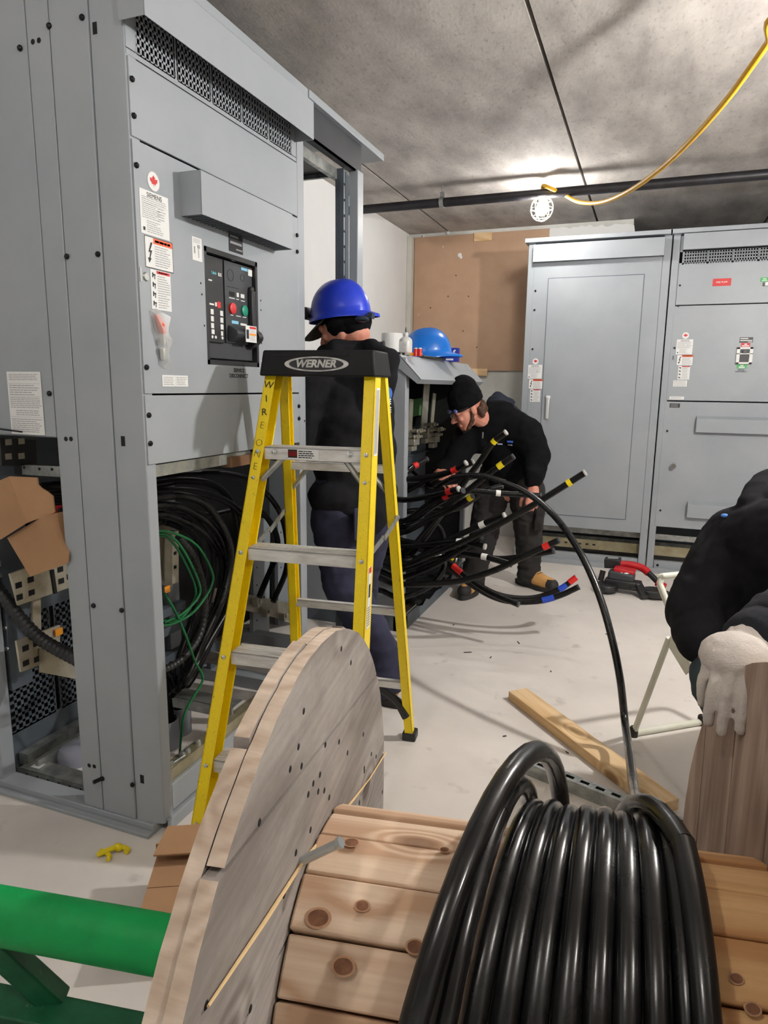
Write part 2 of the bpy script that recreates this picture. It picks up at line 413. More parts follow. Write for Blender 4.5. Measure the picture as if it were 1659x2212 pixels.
GLOVE = pm('off_white_work_glove', srgb(212,203,194), srgb(196,186,178), .92, 0, 9, 6, bump=.5, bscale=300, c3=srgb(128,120,116), scale3=13, lo3=.58, hi3=.82)
CREAM = pm('cream_painted_tube', srgb(228,228,214), srgb(218,217,200), .4, 0, 10, c3=srgb(140,130,110), scale3=40, lo3=.72, hi3=.8)
CORDM = pm('yellow_cord', srgb(226,176,44), srgb(214,160,34), .5, 0, 8)
REDT = pm('red_tool_plastic', srgb(196,26,34), srgb(180,22,30), .4, 0, 8)
WOODF = wood('weathered_flange_wood', srgb(176,168,161), srgb(136,127,120), (0,0,R(-100)), stain=(srgb(112,103,98),.6), knots=True, stretch=(.5,3,3), ringscale=5)
WOODE = wood('sawn_board_edge', srgb(216,198,180), srgb(182,160,140), (0,0,0), stain=(srgb(150,132,116),.6), knots=False, stretch=(7,7,7), rough=.9, bump=.5)
WOODB = wood('knotty_drum_wood', srgb(232,208,182), srgb(196,160,130), (0,0,R(-10)), 6, (srgb(190,156,130),.4), True, stretch=(.45,3,3), ringamt=.5, kscale=6.5, warm=((.12,.02),(.30,.02),srgb(228,176,116)))
WOODR = wood('warm_flange_wood', srgb(190,168,152), srgb(150,126,112), (0,R(90),0), stain=(srgb(122,100,90),.45), knots=False)
STRAW = pm('straw_splinter', srgb(222,190,140), None, .8)
CLEARP = pm('clear_plastic_bag', srgb(240,240,238), None, .22, 0, trans=.2, spec=.8, alpha=.42)
MILKY = pm('milky_bottle', srgb(232,232,228), None, .35, 0, trans=.25)
BLUEBOX = pm('blue_carton', srgb(36,44,150), None, .5)
GLASSD = pm('dark_lens', (.02,.03,.05), None, .08, 0)
HIVIS = pm('grey_cap_visor', srgb(86,80,72), srgb(74,68,60), .9, 0, 10)
# ------------------------------------------------------------------ the room
CZ = 2.55
XL, YB, XR, YF, YD = -2.02, 5.80, 3.2, -3.0, 7.2
struct('floor', MB().box((XL-.3, YF-.2, -.15), (XR+.3, YD+.2, 0)), CONC_F)
m = MB()   # hollow-core slabs with open joints
xs = [-2.9, -1.675, -.488, .715, 1.92, 3.5]
for a, b in zip(xs[:-1], xs[1:]): m.box((a+.008, YF-.2, CZ), (b-.008, YD+.2, CZ+.18))
m.box((-2.9, YF-.2, CZ+.17), (3.5, YD+.2, CZ+.3))
o = struct('ceiling', m, CONC_C)
struct('wall_left', MB().box((XL-.12, YF, 0), (XL, YD, CZ)), DRYW)
struct('wall_back', MB().box((XL, YB, 0), (-.22, YB+.2, CZ)).box((-.22, YB, 0), (3.2, YB+.2, 2.2)), CONC_W)
struct('wall_right', MB().box((XR, YF, 0), (XR+.15, YD, CZ)), DRYW)
struct('wall_front', MB().box((XL, YF-.15, 0), (XR, YF, CZ)), DRYW)
struct('wall_recess', MB().box((-.3, YD, 0), (XR, YD+.15, CZ)), CONC_W)
struct('trim_1', MB().box((XL+.001, YB-.075, 1.36), (XL+.045, YB-.001, CZ-.03)), TRIMM, bevel=.003)
# white patched strip above the hardboard
m = MB(); random.seed(3)
base = [(-.845, 2.24), (-.218, 2.24), (-.20, 2.42), (-.215, 2.50)]
x = -.24
top = []
while x > -.845:
    top.append((x, 2.515+random.uniform(-.012, .012))); x -= .03
pts = base+top+[(-.845, 2.51)]
m.prism([(p[0], YB-.02, p[1]) for p in pts], (0, .019, 0))
struct('trim_2', m, DRYW)

# brown hardboard on the wall + two wood cleats
t = thing('backer_board', 'large brown hardboard panel fixed to the back wall', 'board', (-1.4, YB-.02, 1.42))
m = MB().box((XL+.05, YB-.018, 1.415), (-.845, YB-.001, 2.52)); m.build('panel', BOARDM, t, bevel=.002)
m = MB()
for (px, py, s) in [(993,551,.018),(996,556,.012),(968,502,.016),(915,510,.009),(957,533,.006)]:
    q = on(px, py, 1, YB-.019); m.lathe([(s,0),(s*.7,-.003)], q, (0,1,0), 9)
m.build('filler_patch', DRYW, t)
m = MB()
for (px, py) in [(985,595),(1012,640),(930,665),(1000,715),(1030,750),(968,640)]:
    q = on(px, py, 1, YB-.019); m.cyl(q, q+V((0,-.002,0)), .006, seg=8)
m.build('screw_hole', BEARD, t)
q = on(1043, 511, 1, YB-.03)
tag(MB().box((q.x-.075, YB-.03, q.z-.033), (q.x+.075, YB-.018, q.z+.033)).cyl((q.x+.0, YB-.032, q.z), (q.x, YB-.029, q.z), .006).build('wood_cleat', PINE, None, bevel=.002),
    'small pine block screwed to the top of the brown board', 'wood block', 'pine blocks on the back wall')
q = on(1040, 804, 1, YB-.03)
tag(MB().box((q.x-.16, YB-.034, q.z-.03), (q.x+.05, YB-.018, q.z+.03)).build('wood_cleat', PINE, None, bevel=.002),
    'small pine block at the bottom edge of the brown board', 'wood block', 'pine blocks on the back wall')

# sprinkler pipe with hanger
PY, PZ, PR = 4.50, 2.447, .028
t = thing('sprinkler_pipe', 'black steel pipe running across below the concrete ceiling', 'pipe', (0, PY, PZ))
MB().cyl((XL, PY, PZ), (XR, PY, PZ), PR, seg=24).build('pipe_run', PAINTBLK, t)
qx = on(955, 430, 1, PY).x
m = MB(); m.cyl((qx, PY, PZ+.04), (qx, PY, CZ), .005, seg=10); m.ring((qx-.013, PY, PZ), (qx+.013, PY, PZ), PR+.006, PR+.0005, 24)
m.box((qx-.012, PY-.01, PZ+PR), (qx+.012, PY+.01, PZ+PR+.035)); m.build('pipe_hanger', GALV, t)

# caged work lamps on the yellow cord, plus an added fill lamp
CAGE = pm('lamp_guard_plastic', srgb(252,246,230), None, .5)
cage_pts = []
def lamp(i, loc, strength, label):
    t = thing('work_lamp', label, 'lamp', loc, 0, 'caged bulbs on the yellow cord')
    bm_ = pm('lit_bulb_glass', (1,1,1), None, .5, emit=((1.0,.975,.94), strength))
    MB().ell((0,0,0), (.036,.036,.044), None, 16, 10).build('bulb', bm_, t, world=False)
    MB().lathe([(.018,.036),(.022,.045),(.022,.10),(.014,.112)], (0,0,0)).build('socket', CORDM, t, world=False)
    m = MB()
    for k in range(6):
        a = PI*k/3; P = []
        for j in range(9):
            th = PI*(.12+.86*j/8); P.append((.068*math.sin(th)*math.cos(a), .068*math.sin(th)*math.sin(a), .074*math.cos(th)))
        m.tube(crom(P, 3), .003, 5)
    for zz, rr in ((.0,.068),(-.045,.054),(.045,.054)):
        m.tube([(rr*math.cos(2*PI*k/20), rr*math.sin(2*PI*k/20), zz) for k in range(21)], .003, 5, caps=False)
    m.build('guard', CAGE, t, world=False)
lamp(0, *LAMPS[0], 'glowing caged bulb hanging under the black pipe')
lamp(1, *LAMPS[1], 'glowing caged bulb outside the frame beside the right-hand switchboards')
lamp(2, *LAMPS[2], 'glowing caged bulb behind the photographer to the left')
lamp(3, *LAMPS[3], 'added caged fill bulb out of view to the right')  # unseen lamp added to brighten the reel and foreground
L0 = V(LAMPS[0][0])
P = [L0+V((0,.0,.105)), V((L0.x+.005, PY+.005, PZ+PR+.020)), on(1192,408,1,PY-.05), dp(1215,418,4.15), dp(1250,436,4.0), dp(1300,437,3.75), dp(1360,412,3.4), dp(1430,362,3.05), dp(1500,295,2.7), dp(1570,215,2.42), dp(1620,148,2.25), dp(1659,92,2.14), dp(1705,20,2.0), V((LAMPS[1][0][0]-.10, LAMPS[1][0][1]+.05, 2.42)), V(LAMPS[1][0])+V((-.01,.0,.20)), V(LAMPS[1][0])+V((0,0,.105))]
tag(MB().tube(crom(P, 8), .0115, 10).build('extension_cord', CORDM), 'thick yellow cord sagging from the bulb to the upper right', 'cord')
# ------------------------------------------------------------------ stickers
LM = [WHITE, INK, INKG, RED, ORANGE, TEAL, SKYL, GREENL, AMBER, BLKPL]
def sticker(name, M, w_, h_, rects, parent, base=0, label=None, th=.0012, polys=()):
    """printed sheet: M = bottom-left corner frame; rects = (x0,y0,x1,y1,material index) in fractions"""
    m = MB()
    def P(x, y, z): return M @ V((x*w_, y*h_, z))
    def slab(x0, y0, x1, y1, mi, z0, z1):
        m.prism([P(x0,y0,z0), P(x1,y0,z0), P(x1,y1,z0), P(x0,y1,z0)], (M.to_3x3() @ V((0,0,z1-z0))), mi)
    slab(0, 0, 1, 1, base, 0, th)
    for (x0, y0, x1, y1, mi) in rects:
        a, b, c, d = P(x0,y0,th+.0003), P(x1,y0,th+.0003), P(x1,y1,th+.0003), P(x0,y1,th+.0003)
        m.quad(a, b, c, d, mi)
    for (pts, mi) in polys:
        m.add([P(x,y,th+.0006) for x, y in pts], [tuple(range(len(pts)))], mi)
    return m.build(name, LM, parent, label)
def lines(x0, x1, y0, y1, n, mi=2, ragged=.25, rnd=None, fill=.36):
    rnd = rnd or random; out = []; st = (y1-y0)/n
    for i in range(n):
        y = y1-(i+1)*st
        xe = x1-(x1-x0)*rnd.random()*ragged; x = x0
        while x < xe-.02:
            wd = min(rnd.uniform(.05,.16), xe-x); out.append((x, y+st*(1-fill)/2, x+wd, y+st*(1+fill)/2, mi)); x += wd+.014
    return out
BOLT = [(.62,1),(.30,.48),(.52,.50),(.38,.16),(.26,.2),(.36,0),(.60,.16),(.48,.15),(.76,.60),(.52,.58),(.84,1)]
LEAF_H = [(0,-.95),(.05,-.42),(.55,-.52),(.47,-.33),(.98,.05),(.86,.12),(.95,.47),(.62,.40),(.55,.52),(.30,.22),(.38,.75),(.20,.64),(0,1.0)]
LEAF = LEAF_H + [(-x, y) for x, y in LEAF_H[-2:0:-1]]
def maple(M, r, parent):
    m = MB()
    c = [M @ V((r*math.cos(2*PI*k/28), r*math.sin(2*PI*k/28), 0)) for k in range(28)]
    m.prism(c, M.to_3x3() @ V((0,0,.001)), 0)
    for k in range(28):
        a0 = 2*PI*k/28; a1 = 2*PI*(k+1)/28
        m.quad(*[M @ V((q*r*math.cos(a), q*r*math.sin(a), .0013)) for q, a in ((.93,a0),(.98,a0),(.98,a1),(.93,a1))], 2)
    # leaf as a fan around its centre so the concave outline fills correctly
    vs = [M @ V((x*r*.62, y*r*.62+.0, .0016)) for x, y in LEAF]; cc = M @ V((0,-.1*r,.0016))
    m.add(vs+[cc], [(i, (i+1) % len(LEAF), len(LEAF)) for i in range(len(LEAF))], 3)
    return m.build('maple_leaf_sticker', LM, parent, 'round white sticker with a red maple leaf')
def plate_set(M, s, parent, rnd, bottom=True):
    """maple leaf, rating plate, arc-flash warning, danger label stacked; M origin = top-left of the rating plate"""
    def T(x, y): return M @ Matrix.Translation((x*s, y*s, 0))
    maple(T(.055, .027), .024*s, parent)
    o = sticker('rating_plate', T(0,-.105), .108*s, .105*s,
        lines(.06,.95,.72,.86,3,2,.1,rnd)+lines(.06,.7,.36,.72,8,2,.3,rnd)+lines(.62,.95,.40,.70,5,2,.4,rnd)+[(.06,.70,.95,.706,2),(.6,.36,.606,.7,2)]+lines(.2,.8,.05,.34,6,2,.4,rnd)+[(.07,.08,.14,.16,1)], parent, label='white rating plate with small print')
    text_mesh('SIEMENS', .0155*s, T(.054,-.010) @ Matrix.Translation((0,0,.0016)), INK, 'plate_lettering', parent, .0001)
    w2, h2 = .108, .076
    sticker('arc_flash_label', T(.010,-.105-h2-.003), w2*s, h2*s,
        [(0,0,1,.02,1),(0,.98,1,1,1),(0,0,.012,1,1),(.988,0,1,1,1),(.30,.80,.985,.975,4)]+lines(.36,.92,.84,.94,1,0,.0,rnd,.7)+lines(.34,.95,.08,.76,9,2,.3,rnd), parent,
        polys=[([(.28*x+.03, .62*y+.2) for x, y in BOLT[:3]+BOLT[8:]],1),([(.28*x+.03, .62*y+.2) for x, y in (BOLT[2],BOLT[3],BOLT[7],BOLT[8])],1),([(.28*x+.03,.62*y+.2) for x, y in ((.22,.2),(.36,-.08),(.64,.18))],1)], label='white warning label with an orange header and lightning bolt')
    w3, h3 = .078, .098
    pict = []
    for k in range(4):
        y = .80-.235*k
        pict += [(.08,y,.14,y+.12,1),(.14,y+.05,.24,y+.09,1),(.18,y-.04,.22,y+.05,1)]
    sticker('danger_label', T(.026,-.105-h2-.005-h3), w3*s, h3*s,
        [(.30,.91,.97,.985,3),(0,0,.3,.005,2)]+lines(.40,.85,.925,.975,1,0,0,rnd,.6)+lines(.33,.95,.04,.88,14,2,.35,rnd)+pict, parent, label='white danger label with a red header and pictograms')
# ------------------------------------------------------------------ left switchboard (service section)
XA, YA = -1.21, 1.411
def FA(px, py, X=XA): return on(px, py, 0, X)
def SA(px, py, Y=YA): return on(px, py, 1, Y)
SWB = thing('switchboard', 'tall grey switchboard at left with the service breaker and an open base', 'switchboard', (-1.5, 1.9, 0), 0, 'grey switchboard sections')
PK = 1.0
# steel frame: posts, base, roof
m = MB()
m.prism([(XA, YA+.012, .028), (XA, YA+.05, .028), (-1.30, YA+.05, .028), (-1.30, YA, .028), (XA-.035, YA, .028)], (0,0,2.215))   # chamfered corner post
m.box((-1.488, YA, .028), (-1.4945, YA+.05, 2.265))
m.box((-1.46, YA+.012, .028), (-1.30, YA+.05, 2.265))
m.box((-1.83, YA+.0, .028), (-1.93, YA+.05, 2.265))
m.box((XA-.05, 2.262, .028), (XA+.002, 2.30, 2.265)); m.box((XA-.06, 2.296, .028), (XA-.01, 2.335, 2.265))
m.box((-1.93, 2.29, .028), (-1.87, 2.335, 2.265))
m.box((-1.95, YA-.006, 2.265), (XA+.012, 2.333, 2.295))
m.build('frame', GREY, SWB, bevel=.003)
m = MB()
m.box((-1.95, YA-.008, 0), (-1.235, YA+.05, .030)); m.box((-1.95, YA-.03, 0), (-1.235, YA-.008, .012))
m.build('base_channel', GREY, SWB, bevel=.002); m = MB()
m.prism([(XA+.008, YA+.02, 0),(XA+.008, 2.335, 0),(XA+.008, 2.335, .035),(XA+.008, YA+.02, .035)], (-.006,0,0))
m.prism([(XA+.008, YA+.02, .035),(XA+.008, 2.335, .035),(XA-.05, 2.335, .04),(XA-.05, YA+.02, .04)], (0,0,.004))
m.box((XA-.004, YA+.055, .045), (XA-.012, 2.262, .125)); m.box((XA-.05, YA+.055, .122), (XA-.004, 2.262, .127))
m.build('base_channel', GREY, SWB, bevel=.002)
# side covers
m = MB(); m.box((-1.4185, YA-.004, .03), (-1.3015, YA+.011, 2.262)); m.build('side_cover_strip', GREY, SWB, bevel=.0025)
m = MB(); m.box((-1.492, YA-.004, .030), (-1.4215, YA+.011, 2.262)); m.build('side_cover_strip', GREY, SWB, bevel=.0025)
m = MB(); m.box((-1.94, YA-.003, 1.127), (-1.4955, YA+.006, 2.262)); m.box((-1.94, YA-.003, 1.127), (-1.4955, YA+.02, 1.132)); m.build('side_cover_panel', GREY, SWB, bevel=.002)
# shell: rear, inner divider, dark interior sheets
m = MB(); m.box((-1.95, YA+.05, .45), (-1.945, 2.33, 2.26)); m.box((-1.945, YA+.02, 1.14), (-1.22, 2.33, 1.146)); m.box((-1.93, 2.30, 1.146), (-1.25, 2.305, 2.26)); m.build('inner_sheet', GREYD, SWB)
# front: vent grille, panels, hoods
m = MB(); c = .0158
y0 = 1.462
for g in range(5):
    n = 9; gw = n*c
    ya = y0+g*(gw+.012)
    for i in range(n+1): m.box((XA-.001, ya+i*c-.0028, 2.052), (XA+.001, ya+i*c+.0028, 2.19))
    for j in range(8): m.box((XA-.001, ya, 2.052+j*.0185-.003), (XA+.001, ya+gw, 2.052+j*.0185+.003))
    if g < 4: m.box((XA-.001, ya+gw-.001, 2.052), (XA+.001, ya+gw+.013, 2.19))
m.box((XA-.001, 1.426, 2.038), (XA+.001, 2.258, 2.052)); m.box((XA-.001, 1.426, 2.05), (XA+.001, y0-.002, 2.19)); ye = y0+5*9*c+4*.012
m.box((XA-.001, ye, 2.05), (XA+.001, 2.258, 2.262)); m.box((XA-.001, 1.426, 2.19), (XA+.001, 2.258, 2.262)); m.build('vent_grille', GREY, SWB)
MB().box((XA-.07, 1.43, 2.03), (XA-.065, 2.25, 2.26)).build('vent_backing', BLACKM, SWB)
def hood(name, ya, yb, z0, z1, d, slats=0):
    m = MB(); X1 = XA+d; t_ = .0022
    m.box((X1-t_, ya, z0), (X1, yb, z1)); m.box((XA, ya, z0), (X1, ya+t_, z1)); m.box((XA, yb-t_, z0), (X1, yb, z1)); m.box((XA, ya, z1-t_), (X1, yb, z1))
    return m.build(name, GREY, SWB, bevel=.001)
hood('vent_hood', 1.405, 2.25, 2.097, 2.215, .075)
def panel(name, ya, yb, za, zb): return MB().box((XA-.004, ya, za), (XA+.004, yb, zb)).build(name, GREY, SWB, bevel=.0018)
panel('blank_panel', 1.427, 2.258, 1.859, 2.034)
# breaker door with its cut-out
ya, yb, za, zb = 1.700, 1.983, 1.332, 1.660
m = MB(); m.box((XA-.004, 1.427, 1.25), (XA+.004, ya, 1.853)); m.box((XA-.004, yb, 1.25), (XA+.004, 2.258, 1.853)); m.box((XA-.004, ya, 1.25), (XA+.004, yb, za)); m.box((XA-.004, ya, zb), (XA+.004, yb, 1.853))
m.build('breaker_door', GREY, SWB)
panel('lower_panel', 1.427, 2.258, 1.066, 1.245)
hood('breaker_hood', 1.604, 2.10, 1.716, 1.826, .07)
m = MB()
for i in range(26):
    y = 1.625+i*.018
    if i % 9 == 8: continue
    for j in range(3): m.box((XA+.012+j*.018, y-.004, 1.7195), (XA+.022+j*.018, y+.004, 1.7205))
for i in range(27): m.box((XA+.004, 1.616+i*.018-.002, 1.717), (XA+.068, 1.616+i*.018+.002, 1.719))
m.build('hood_louvre', GREYD, SWB)
# screws on front and side
scr = MB()
for (y, z) in [(1.436,1.985),(1.436,1.905),(1.436,1.795),(1.436,1.316),(1.436,1.195),(1.436,1.122),(2.25,1.795),(2.25,1.74),(2.25,1.20),(2.25,1.155),(1.432,2.18)]:
    scr.lathe([(.0072,0),(.0072,.004),(.004,.007)], (XA+.004, y, z), (1,0,0), 8)
for (px, py) in [(47,106),(110,58),(181,40),(148,555),(215,550),(205,1307),(266,1317),(110,850),(224,1680),(289,1693)]:
    q = SA(px, py); scr.lathe([(.0072,0),(.0072,.004),(.004,.007)], (q.x, YA-.004, q.z), (0,-1,0), 8)
loose(scr.build('screw', BOLTBK, SWB), 'screw')
m = MB()
for (px, py) in [(74,92),(87,89),(145,948),(156,948),(195,1652),(206,1654)]:
    q = SA(px, py); m.cyl((q.x, YA-.0045, q.z), (q.x, YA-.0042, q.z), .0065, seg=12)
for (px, py) in [(205,61),(266,953),(307,1683)]:
    q = SA(px, py); m.box((q.x-.0065, YA-.0006, q.z-.013), (q.x+.0065, YA-.0002, q.z+.013))
for (y, z) in [(1.68,1.555),(1.683,1.525),(1.69,1.44),(2.0,1.545),(2.0,1.515),(2.0,1.44),(2.0,1.41)]:
    m.cyl((XA+.0041, y, z), (XA+.0045, y, z), .003, seg=8)
loose(m.build('punched_hole', BLACKM, SWB), 'punched_hole')
q = SA(224, 1680); MB().cyl((q.x, YA, q.z), (q.x-.01, YA-.03, q.z), .006, seg=8).build('latch_stud', BOLTBK, SWB)
# stickers on the front (local x = +Y, y = +Z, facing the aisle)
rnd = random.Random(5)
def FM(y, z, d=.0042): return frame((XA+d, y, z), (0,1,0), (0,0,1))
plate_set(FM(1.442, 1.747), 1.0, SWB, rnd)
sticker('instruction_label', FM(1.645,1.612), .044, .062, lines(.1,.9,.75,.95,3,2,.2,rnd)+[(.15,.3,.3,.6,2),(.5,.55,.8,.7,2),(.6,.15,.68,.55,2)], SWB)
sticker('name_plate', FM(1.825,1.668), .074, .058, lines(.08,.7,.62,.9,1,2,.1,rnd,.35)+lines(.08,.95,.3,.6,1,2,.1,rnd,.4)+lines(.5,.95,.08,.25,1,2,.1,rnd,.4), SWB, base=9, label='black name plate')
sticker('notice_label', FM(1.495,1.268), .108, .03, lines(.04,.46,.1,.9,5,2,.2,rnd)+lines(.54,.96,.1,.9,5,2,.2,rnd)+[(.497,0,.503,1,2)], SWB)
sticker('small_label', FM(1.995,1.333), .03, .022, [(.3,.55,.6,.9,2)]+lines(.15,.85,.1,.45,2,2,.2,rnd), SWB)
text_mesh('SERVICE\nDISCONNECT', .0165, FM(1.862,1.310), INK, 'service_lettering', SWB, .0003, .0004, label='black lettering SERVICE DISCONNECT')
# schedule sheet on the side
q0 = SA(30, 938); q1 = SA(18, 803)
sticker('schedule_sheet', frame((-1.655, YA-.0045, 1.133), (1,0,0), (0,0,1)), .122, .17, lines(.06,.94,.86,.97,4,2,.1,rnd)+lines(.05,.95,.62,.80,5,2,.3,rnd)+lines(.05,.97,.42,.60,6,2,.1,rnd)+lines(.2,.9,.30,.40,3,2,.1,rnd)+lines(.05,.95,.03,.26,7,2,.2,rnd)+[(.03,.81,.97,.814,2),(.03,.61,.97,.614,2),(.03,.28,.97,.284,2)], SWB, label='white printed schedule sheet')
m = MB(); P = [(-1.87, YA-.012, 1.153), (-1.76, YA-.016, 1.150), (-1.60, YA-.02, 1.141)]; m.tube(crom(P,4), .0028, 6); m.build('rod', BOLTBK, SWB)
m = MB(); m.tube([(-1.88,YA-.006,1.555),(-1.73,YA-.006,1.602)], .0014, 6); m.tube([(-1.88,YA-.006,1.70),(-1.79,YA-.006,1.702)], .0022, 6); m.build('wire_scrap', BOLTBK, SWB)
q = FA(312, 598); m = MB(); m.cyl(q, q+V((.008,0,0)), .014, .009, 14); m.box((q.x, q.y-.022,q.z-.014),(q.x+.006,q.y-.016,q.z+.02)); m.build('padlock_hasp', GALV, SWB)
# --- circuit breaker set in the door
br = MB(); X0 = XA-.03
br.box((X0, ya, za), (XA+.004, ya+.012, zb)); br.box((X0, yb-.012, za), (XA+.004, yb, zb)); br.box((X0, ya, za), (XA+.004, yb, za+.014)); br.box((X0, ya, zb-.014), (XA+.004, yb, zb))
br.box((X0, ya, za), (X0+.003, yb, zb))
br = br.build('circuit_breaker', BLKPL, SWB, 'black power circuit breaker')
W_, H_ = yb-ya, zb-za
def BM(u, v, d): return frame((XA+d, ya+u*W_, za+v*H_), (0,1,0), (0,0,1))
def bbox(u0, v0, u1, v1, d0, d1, name, mat, bev=.001): return MB().box((XA+d0, ya+u0*W_, za+v0*H_), (XA+d1, ya+u1*W_, za+v1*H_)).build(name, mat, br, bevel=bev)
bbox(.06,.06,.95,.945,-.026,-.012,'face_plate', CHAR)
bbox(.07,.20,.36,.93,-.012,-.004,'trip_unit', BLKPL)
bbox(.40,.21,.94,.94,-.012,-.006,'operator_cover', CHAR)
text_mesh('Cubicle', .0115, BM(.195,.80,-.0035), TEAL, 'unit_lettering', br, .0003, .0002, sx=.72)
text_mesh('BUS', .0135, BM(.30,.796,-.0035), WHITE, 'unit_lettering', br, .0003, .0003, sx=.75)
m = MB()
for r_ in range(3):
    for c_ in (0, 2): m.box((XA-.004, ya+(.115+c_*.085)*W_, za+(.44-.06*r_)*H_), (XA-.0025, ya+(.165+c_*.085)*W_, za+(.485-.06*r_)*H_))
m.box((XA-.004, ya+.12*W_, za+.27*H_), (XA-.0025, ya+.17*W_, za+.31*H_)); m.box((XA-.004, ya+.29*W_, za+.265*H_), (XA-.0025, ya+.325*W_, za+.305*H_))
for u in (.13,.19,.31): m.cyl((XA-.004, ya+u*W_, za+.245*H_), (XA-.002, ya+u*W_, za+.245*H_), .0045, seg=12)
m.box((XA-.004, ya+.10*W_, za+.52*H_), (XA-.003, ya+.18*W_, za+.535*H_)); m.box((XA-.004, ya+.20*W_, za+.515*H_), (XA-.003, ya+.23*W_, za+.55*H_))
m.box((XA-.004, ya+.10*W_, za+.725*H_), (XA-.0035, ya+.16*W_, za+.737*H_)); m.build('setting_switches', WHITE, br)
MB().box((XA-.004, ya+.24*W_, za+.505*H_), (XA-.003, ya+.30*W_, za+.56*H_)).build('rating_plug', RED, br)
for (u, v, mt, nm) in ((.52,.525,RED,'open_button'),(.755,.525,GREENL if False else pm('green_button', srgb(20,140,110), None, .4),'close_button')):
    MB().lathe([(.0165,0),(.0165,.006),(.012,.008)], (XA-.006, ya+u*W_, za+v*H_), (1,0,0), 20).build(nm, mt, br)
m = MB()
for (u, v, rr) in ((.51,.82,.017),(.74,.825,.011)): m.ring((XA-.006, ya+u*W_, za+v*H_), (XA-.0055, ya+u*W_, za+v*H_), rr, rr-.001, 24)
for (u0,v0,u1,v1) in ((.48,.635,.58,.675),(.44,.715,.66,.718)): m.box((XA-.006, ya+u0*W_, za+v0*H_), (XA-.0052, ya+u1*W_, za+v1*H_))
m.build('cover_marks', BLACKM, br)
m = MB()
for (u0,v0,u1,v1) in ((.62,.64,.66,.678),(.70,.64,.77,.675),(.47,.615,.58,.622),(.61,.615,.66,.622),(.70,.61,.78,.617),(.49,.462,.54,.469),(.60,.462,.69,.469),(.73,.462,.80,.469)): m.box((XA-.006, ya+u0*W_, za+v0*H_), (XA-.0052, ya+u1*W_, za+v1*H_))
for (u0,v0,u1,v1) in ((.86,.86,.94,.92),(.68,.385,.80,.405),(.53,.955,.60,.985)): m.box((XA-.006, ya+u0*W_, za+v0*H_), (XA-.005, ya+u1*W_, za+v1*H_))
m.build('white_marks', WHITE, br)
m = MB(); m.box((XA-.006, ya+.72*W_, za+.895*H_), (XA-.0052, ya+.85*W_, za+.92*H_)); m.box((XA-.006, ya+.51*W_, za+.39*H_), (XA-.0052, ya+.64*W_, za+.418*H_)); m.build('blue_marks', SKYL, br)
m = MB(); m.box((XA-.006, ya+.845*W_, za+.33*H_), (XA+.010, ya+.925*W_, za+.72*H_)); m.lathe([(.010,0),(.010,.012)], (XA-.006, ya+.885*W_, za+.73*H_), (1,0,0), 14); m.build('charging_handle', BLKPL, br, bevel=.003)
m = MB(); P = []
for k in range(9): P.append((XA-.004+.032*math.sin(PI*k/8), za+(.22+.15*k/8)*H_))
m.prism([(p[0], ya+.44*W_, p[1]) for p in P], (0,.34*W_,0)); m.build('handle_bulge', CHAR, br)
m = MB(); P = [(XA-.004+.040*math.sin(PI*k/10), za+(.17+.22*k/10)*H_) for k in range(11)]
m.prism([(p[0], ya+.83*W_, p[1]) for p in P], (0,.09*W_,0)); m.build('handle_hub', BLKPL, br)
sticker('handle_label', frame((XA+.029, ya+.585*W_, za+.225*H_), (0,1,0), (0,0,1)), .062, .050, [(.35,.82,.95,.95,3),(.35,.42,.95,.54,8),(.05,.2,.28,.75,1)]+lines(.38,.95,.56,.8,4,2,.2,rnd)+lines(.38,.95,.06,.4,5,2,.2,rnd), br)
# parts bag hanging on the door
t = thing('parts_bag', 'clear plastic bag with orange parts taped to the breaker door', 'bag', tuple(FA(345,720)))
c0 = FA(345,720,XA+.006)
pts = [(-.065,.075),(-.02,.085),(.045,.07),(.05,.03),(.035,.0),(.052,-.03),(.05,-.075),(.03,-.125),(.005,-.12),(-.005,-.08),(-.02,-.04),(-.04,.02)]
m = MB(); n = len(pts)
vs = [c0+V((.001,y*.55,z*.72)) for y, z in pts]+[c0+V((.012+.006*((i*7)%3),y*.4,z*.6)) for i, (y, z) in enumerate(pts)]+[c0+V((.022,.0,-.01))]
m.add(vs, [(i,(i+1)%n,n+(i+1)%n,n+i) for i in range(n)]+[(n+i,n+(i+1)%n,2*n) for i in range(n)]); m.build('bag_film', CLEARP, t, ang=10)
MB().tube([c0+V((.006,-.018,.045)), c0+V((.010,-.004,.02)), c0+V((.008,.004,.0))], [.005,.011,.007], 8).build('orange_part', ORANGE, t)
MB().obox(c0+V((.010,.002,-.018)), (.012,.018,.014), Euler((.5,.2,.3)).to_matrix()).obox(c0+V((.008,.004,-.05)), (.010,.02,.03), Euler((.3,.2,.1)).to_matrix()).build('white_part', MILKY, t)
# ------------------------------------------------------------------ inside the left switchboard
def plateX(m, X, px4, th=.008, mi=0):
    """flat bar lying parallel to the aisle, outlined by four measured corners at depth X"""
    m.prism([on(x, y, 0, X) for x, y in px4], (-th, 0, 0), mi)
def plateY(m, Y, px4, th=.008, mi=0):
    m.prism([on(x, y, 1, Y) for x, y in px4], (0, th, 0), mi)
def holesX(m, X, pts, s=.011, mi=1):
    for (x, y) in pts:
        q = on(x, y, 0, X); m.box((X+.0004, q.y-s, q.z-s*.8), (X+.0012, q.y+s, q.z+s*.8), mi)
m = MB()
plateX(m, -1.72, [(22,1240),(40,1308),(160,1266),(158,1190)]); holesX(m, -1.72, [(40,1264),(66,1252),(42,1290),(68,1280),(130,1230),(132,1255),(150,1245)])
plateX(m, -1.715, [(110,1232),(118,1283),(124,1281),(117,1230)], .004, 1)
m.build('bus_bar', [PLATE, BLACKM], SWB)
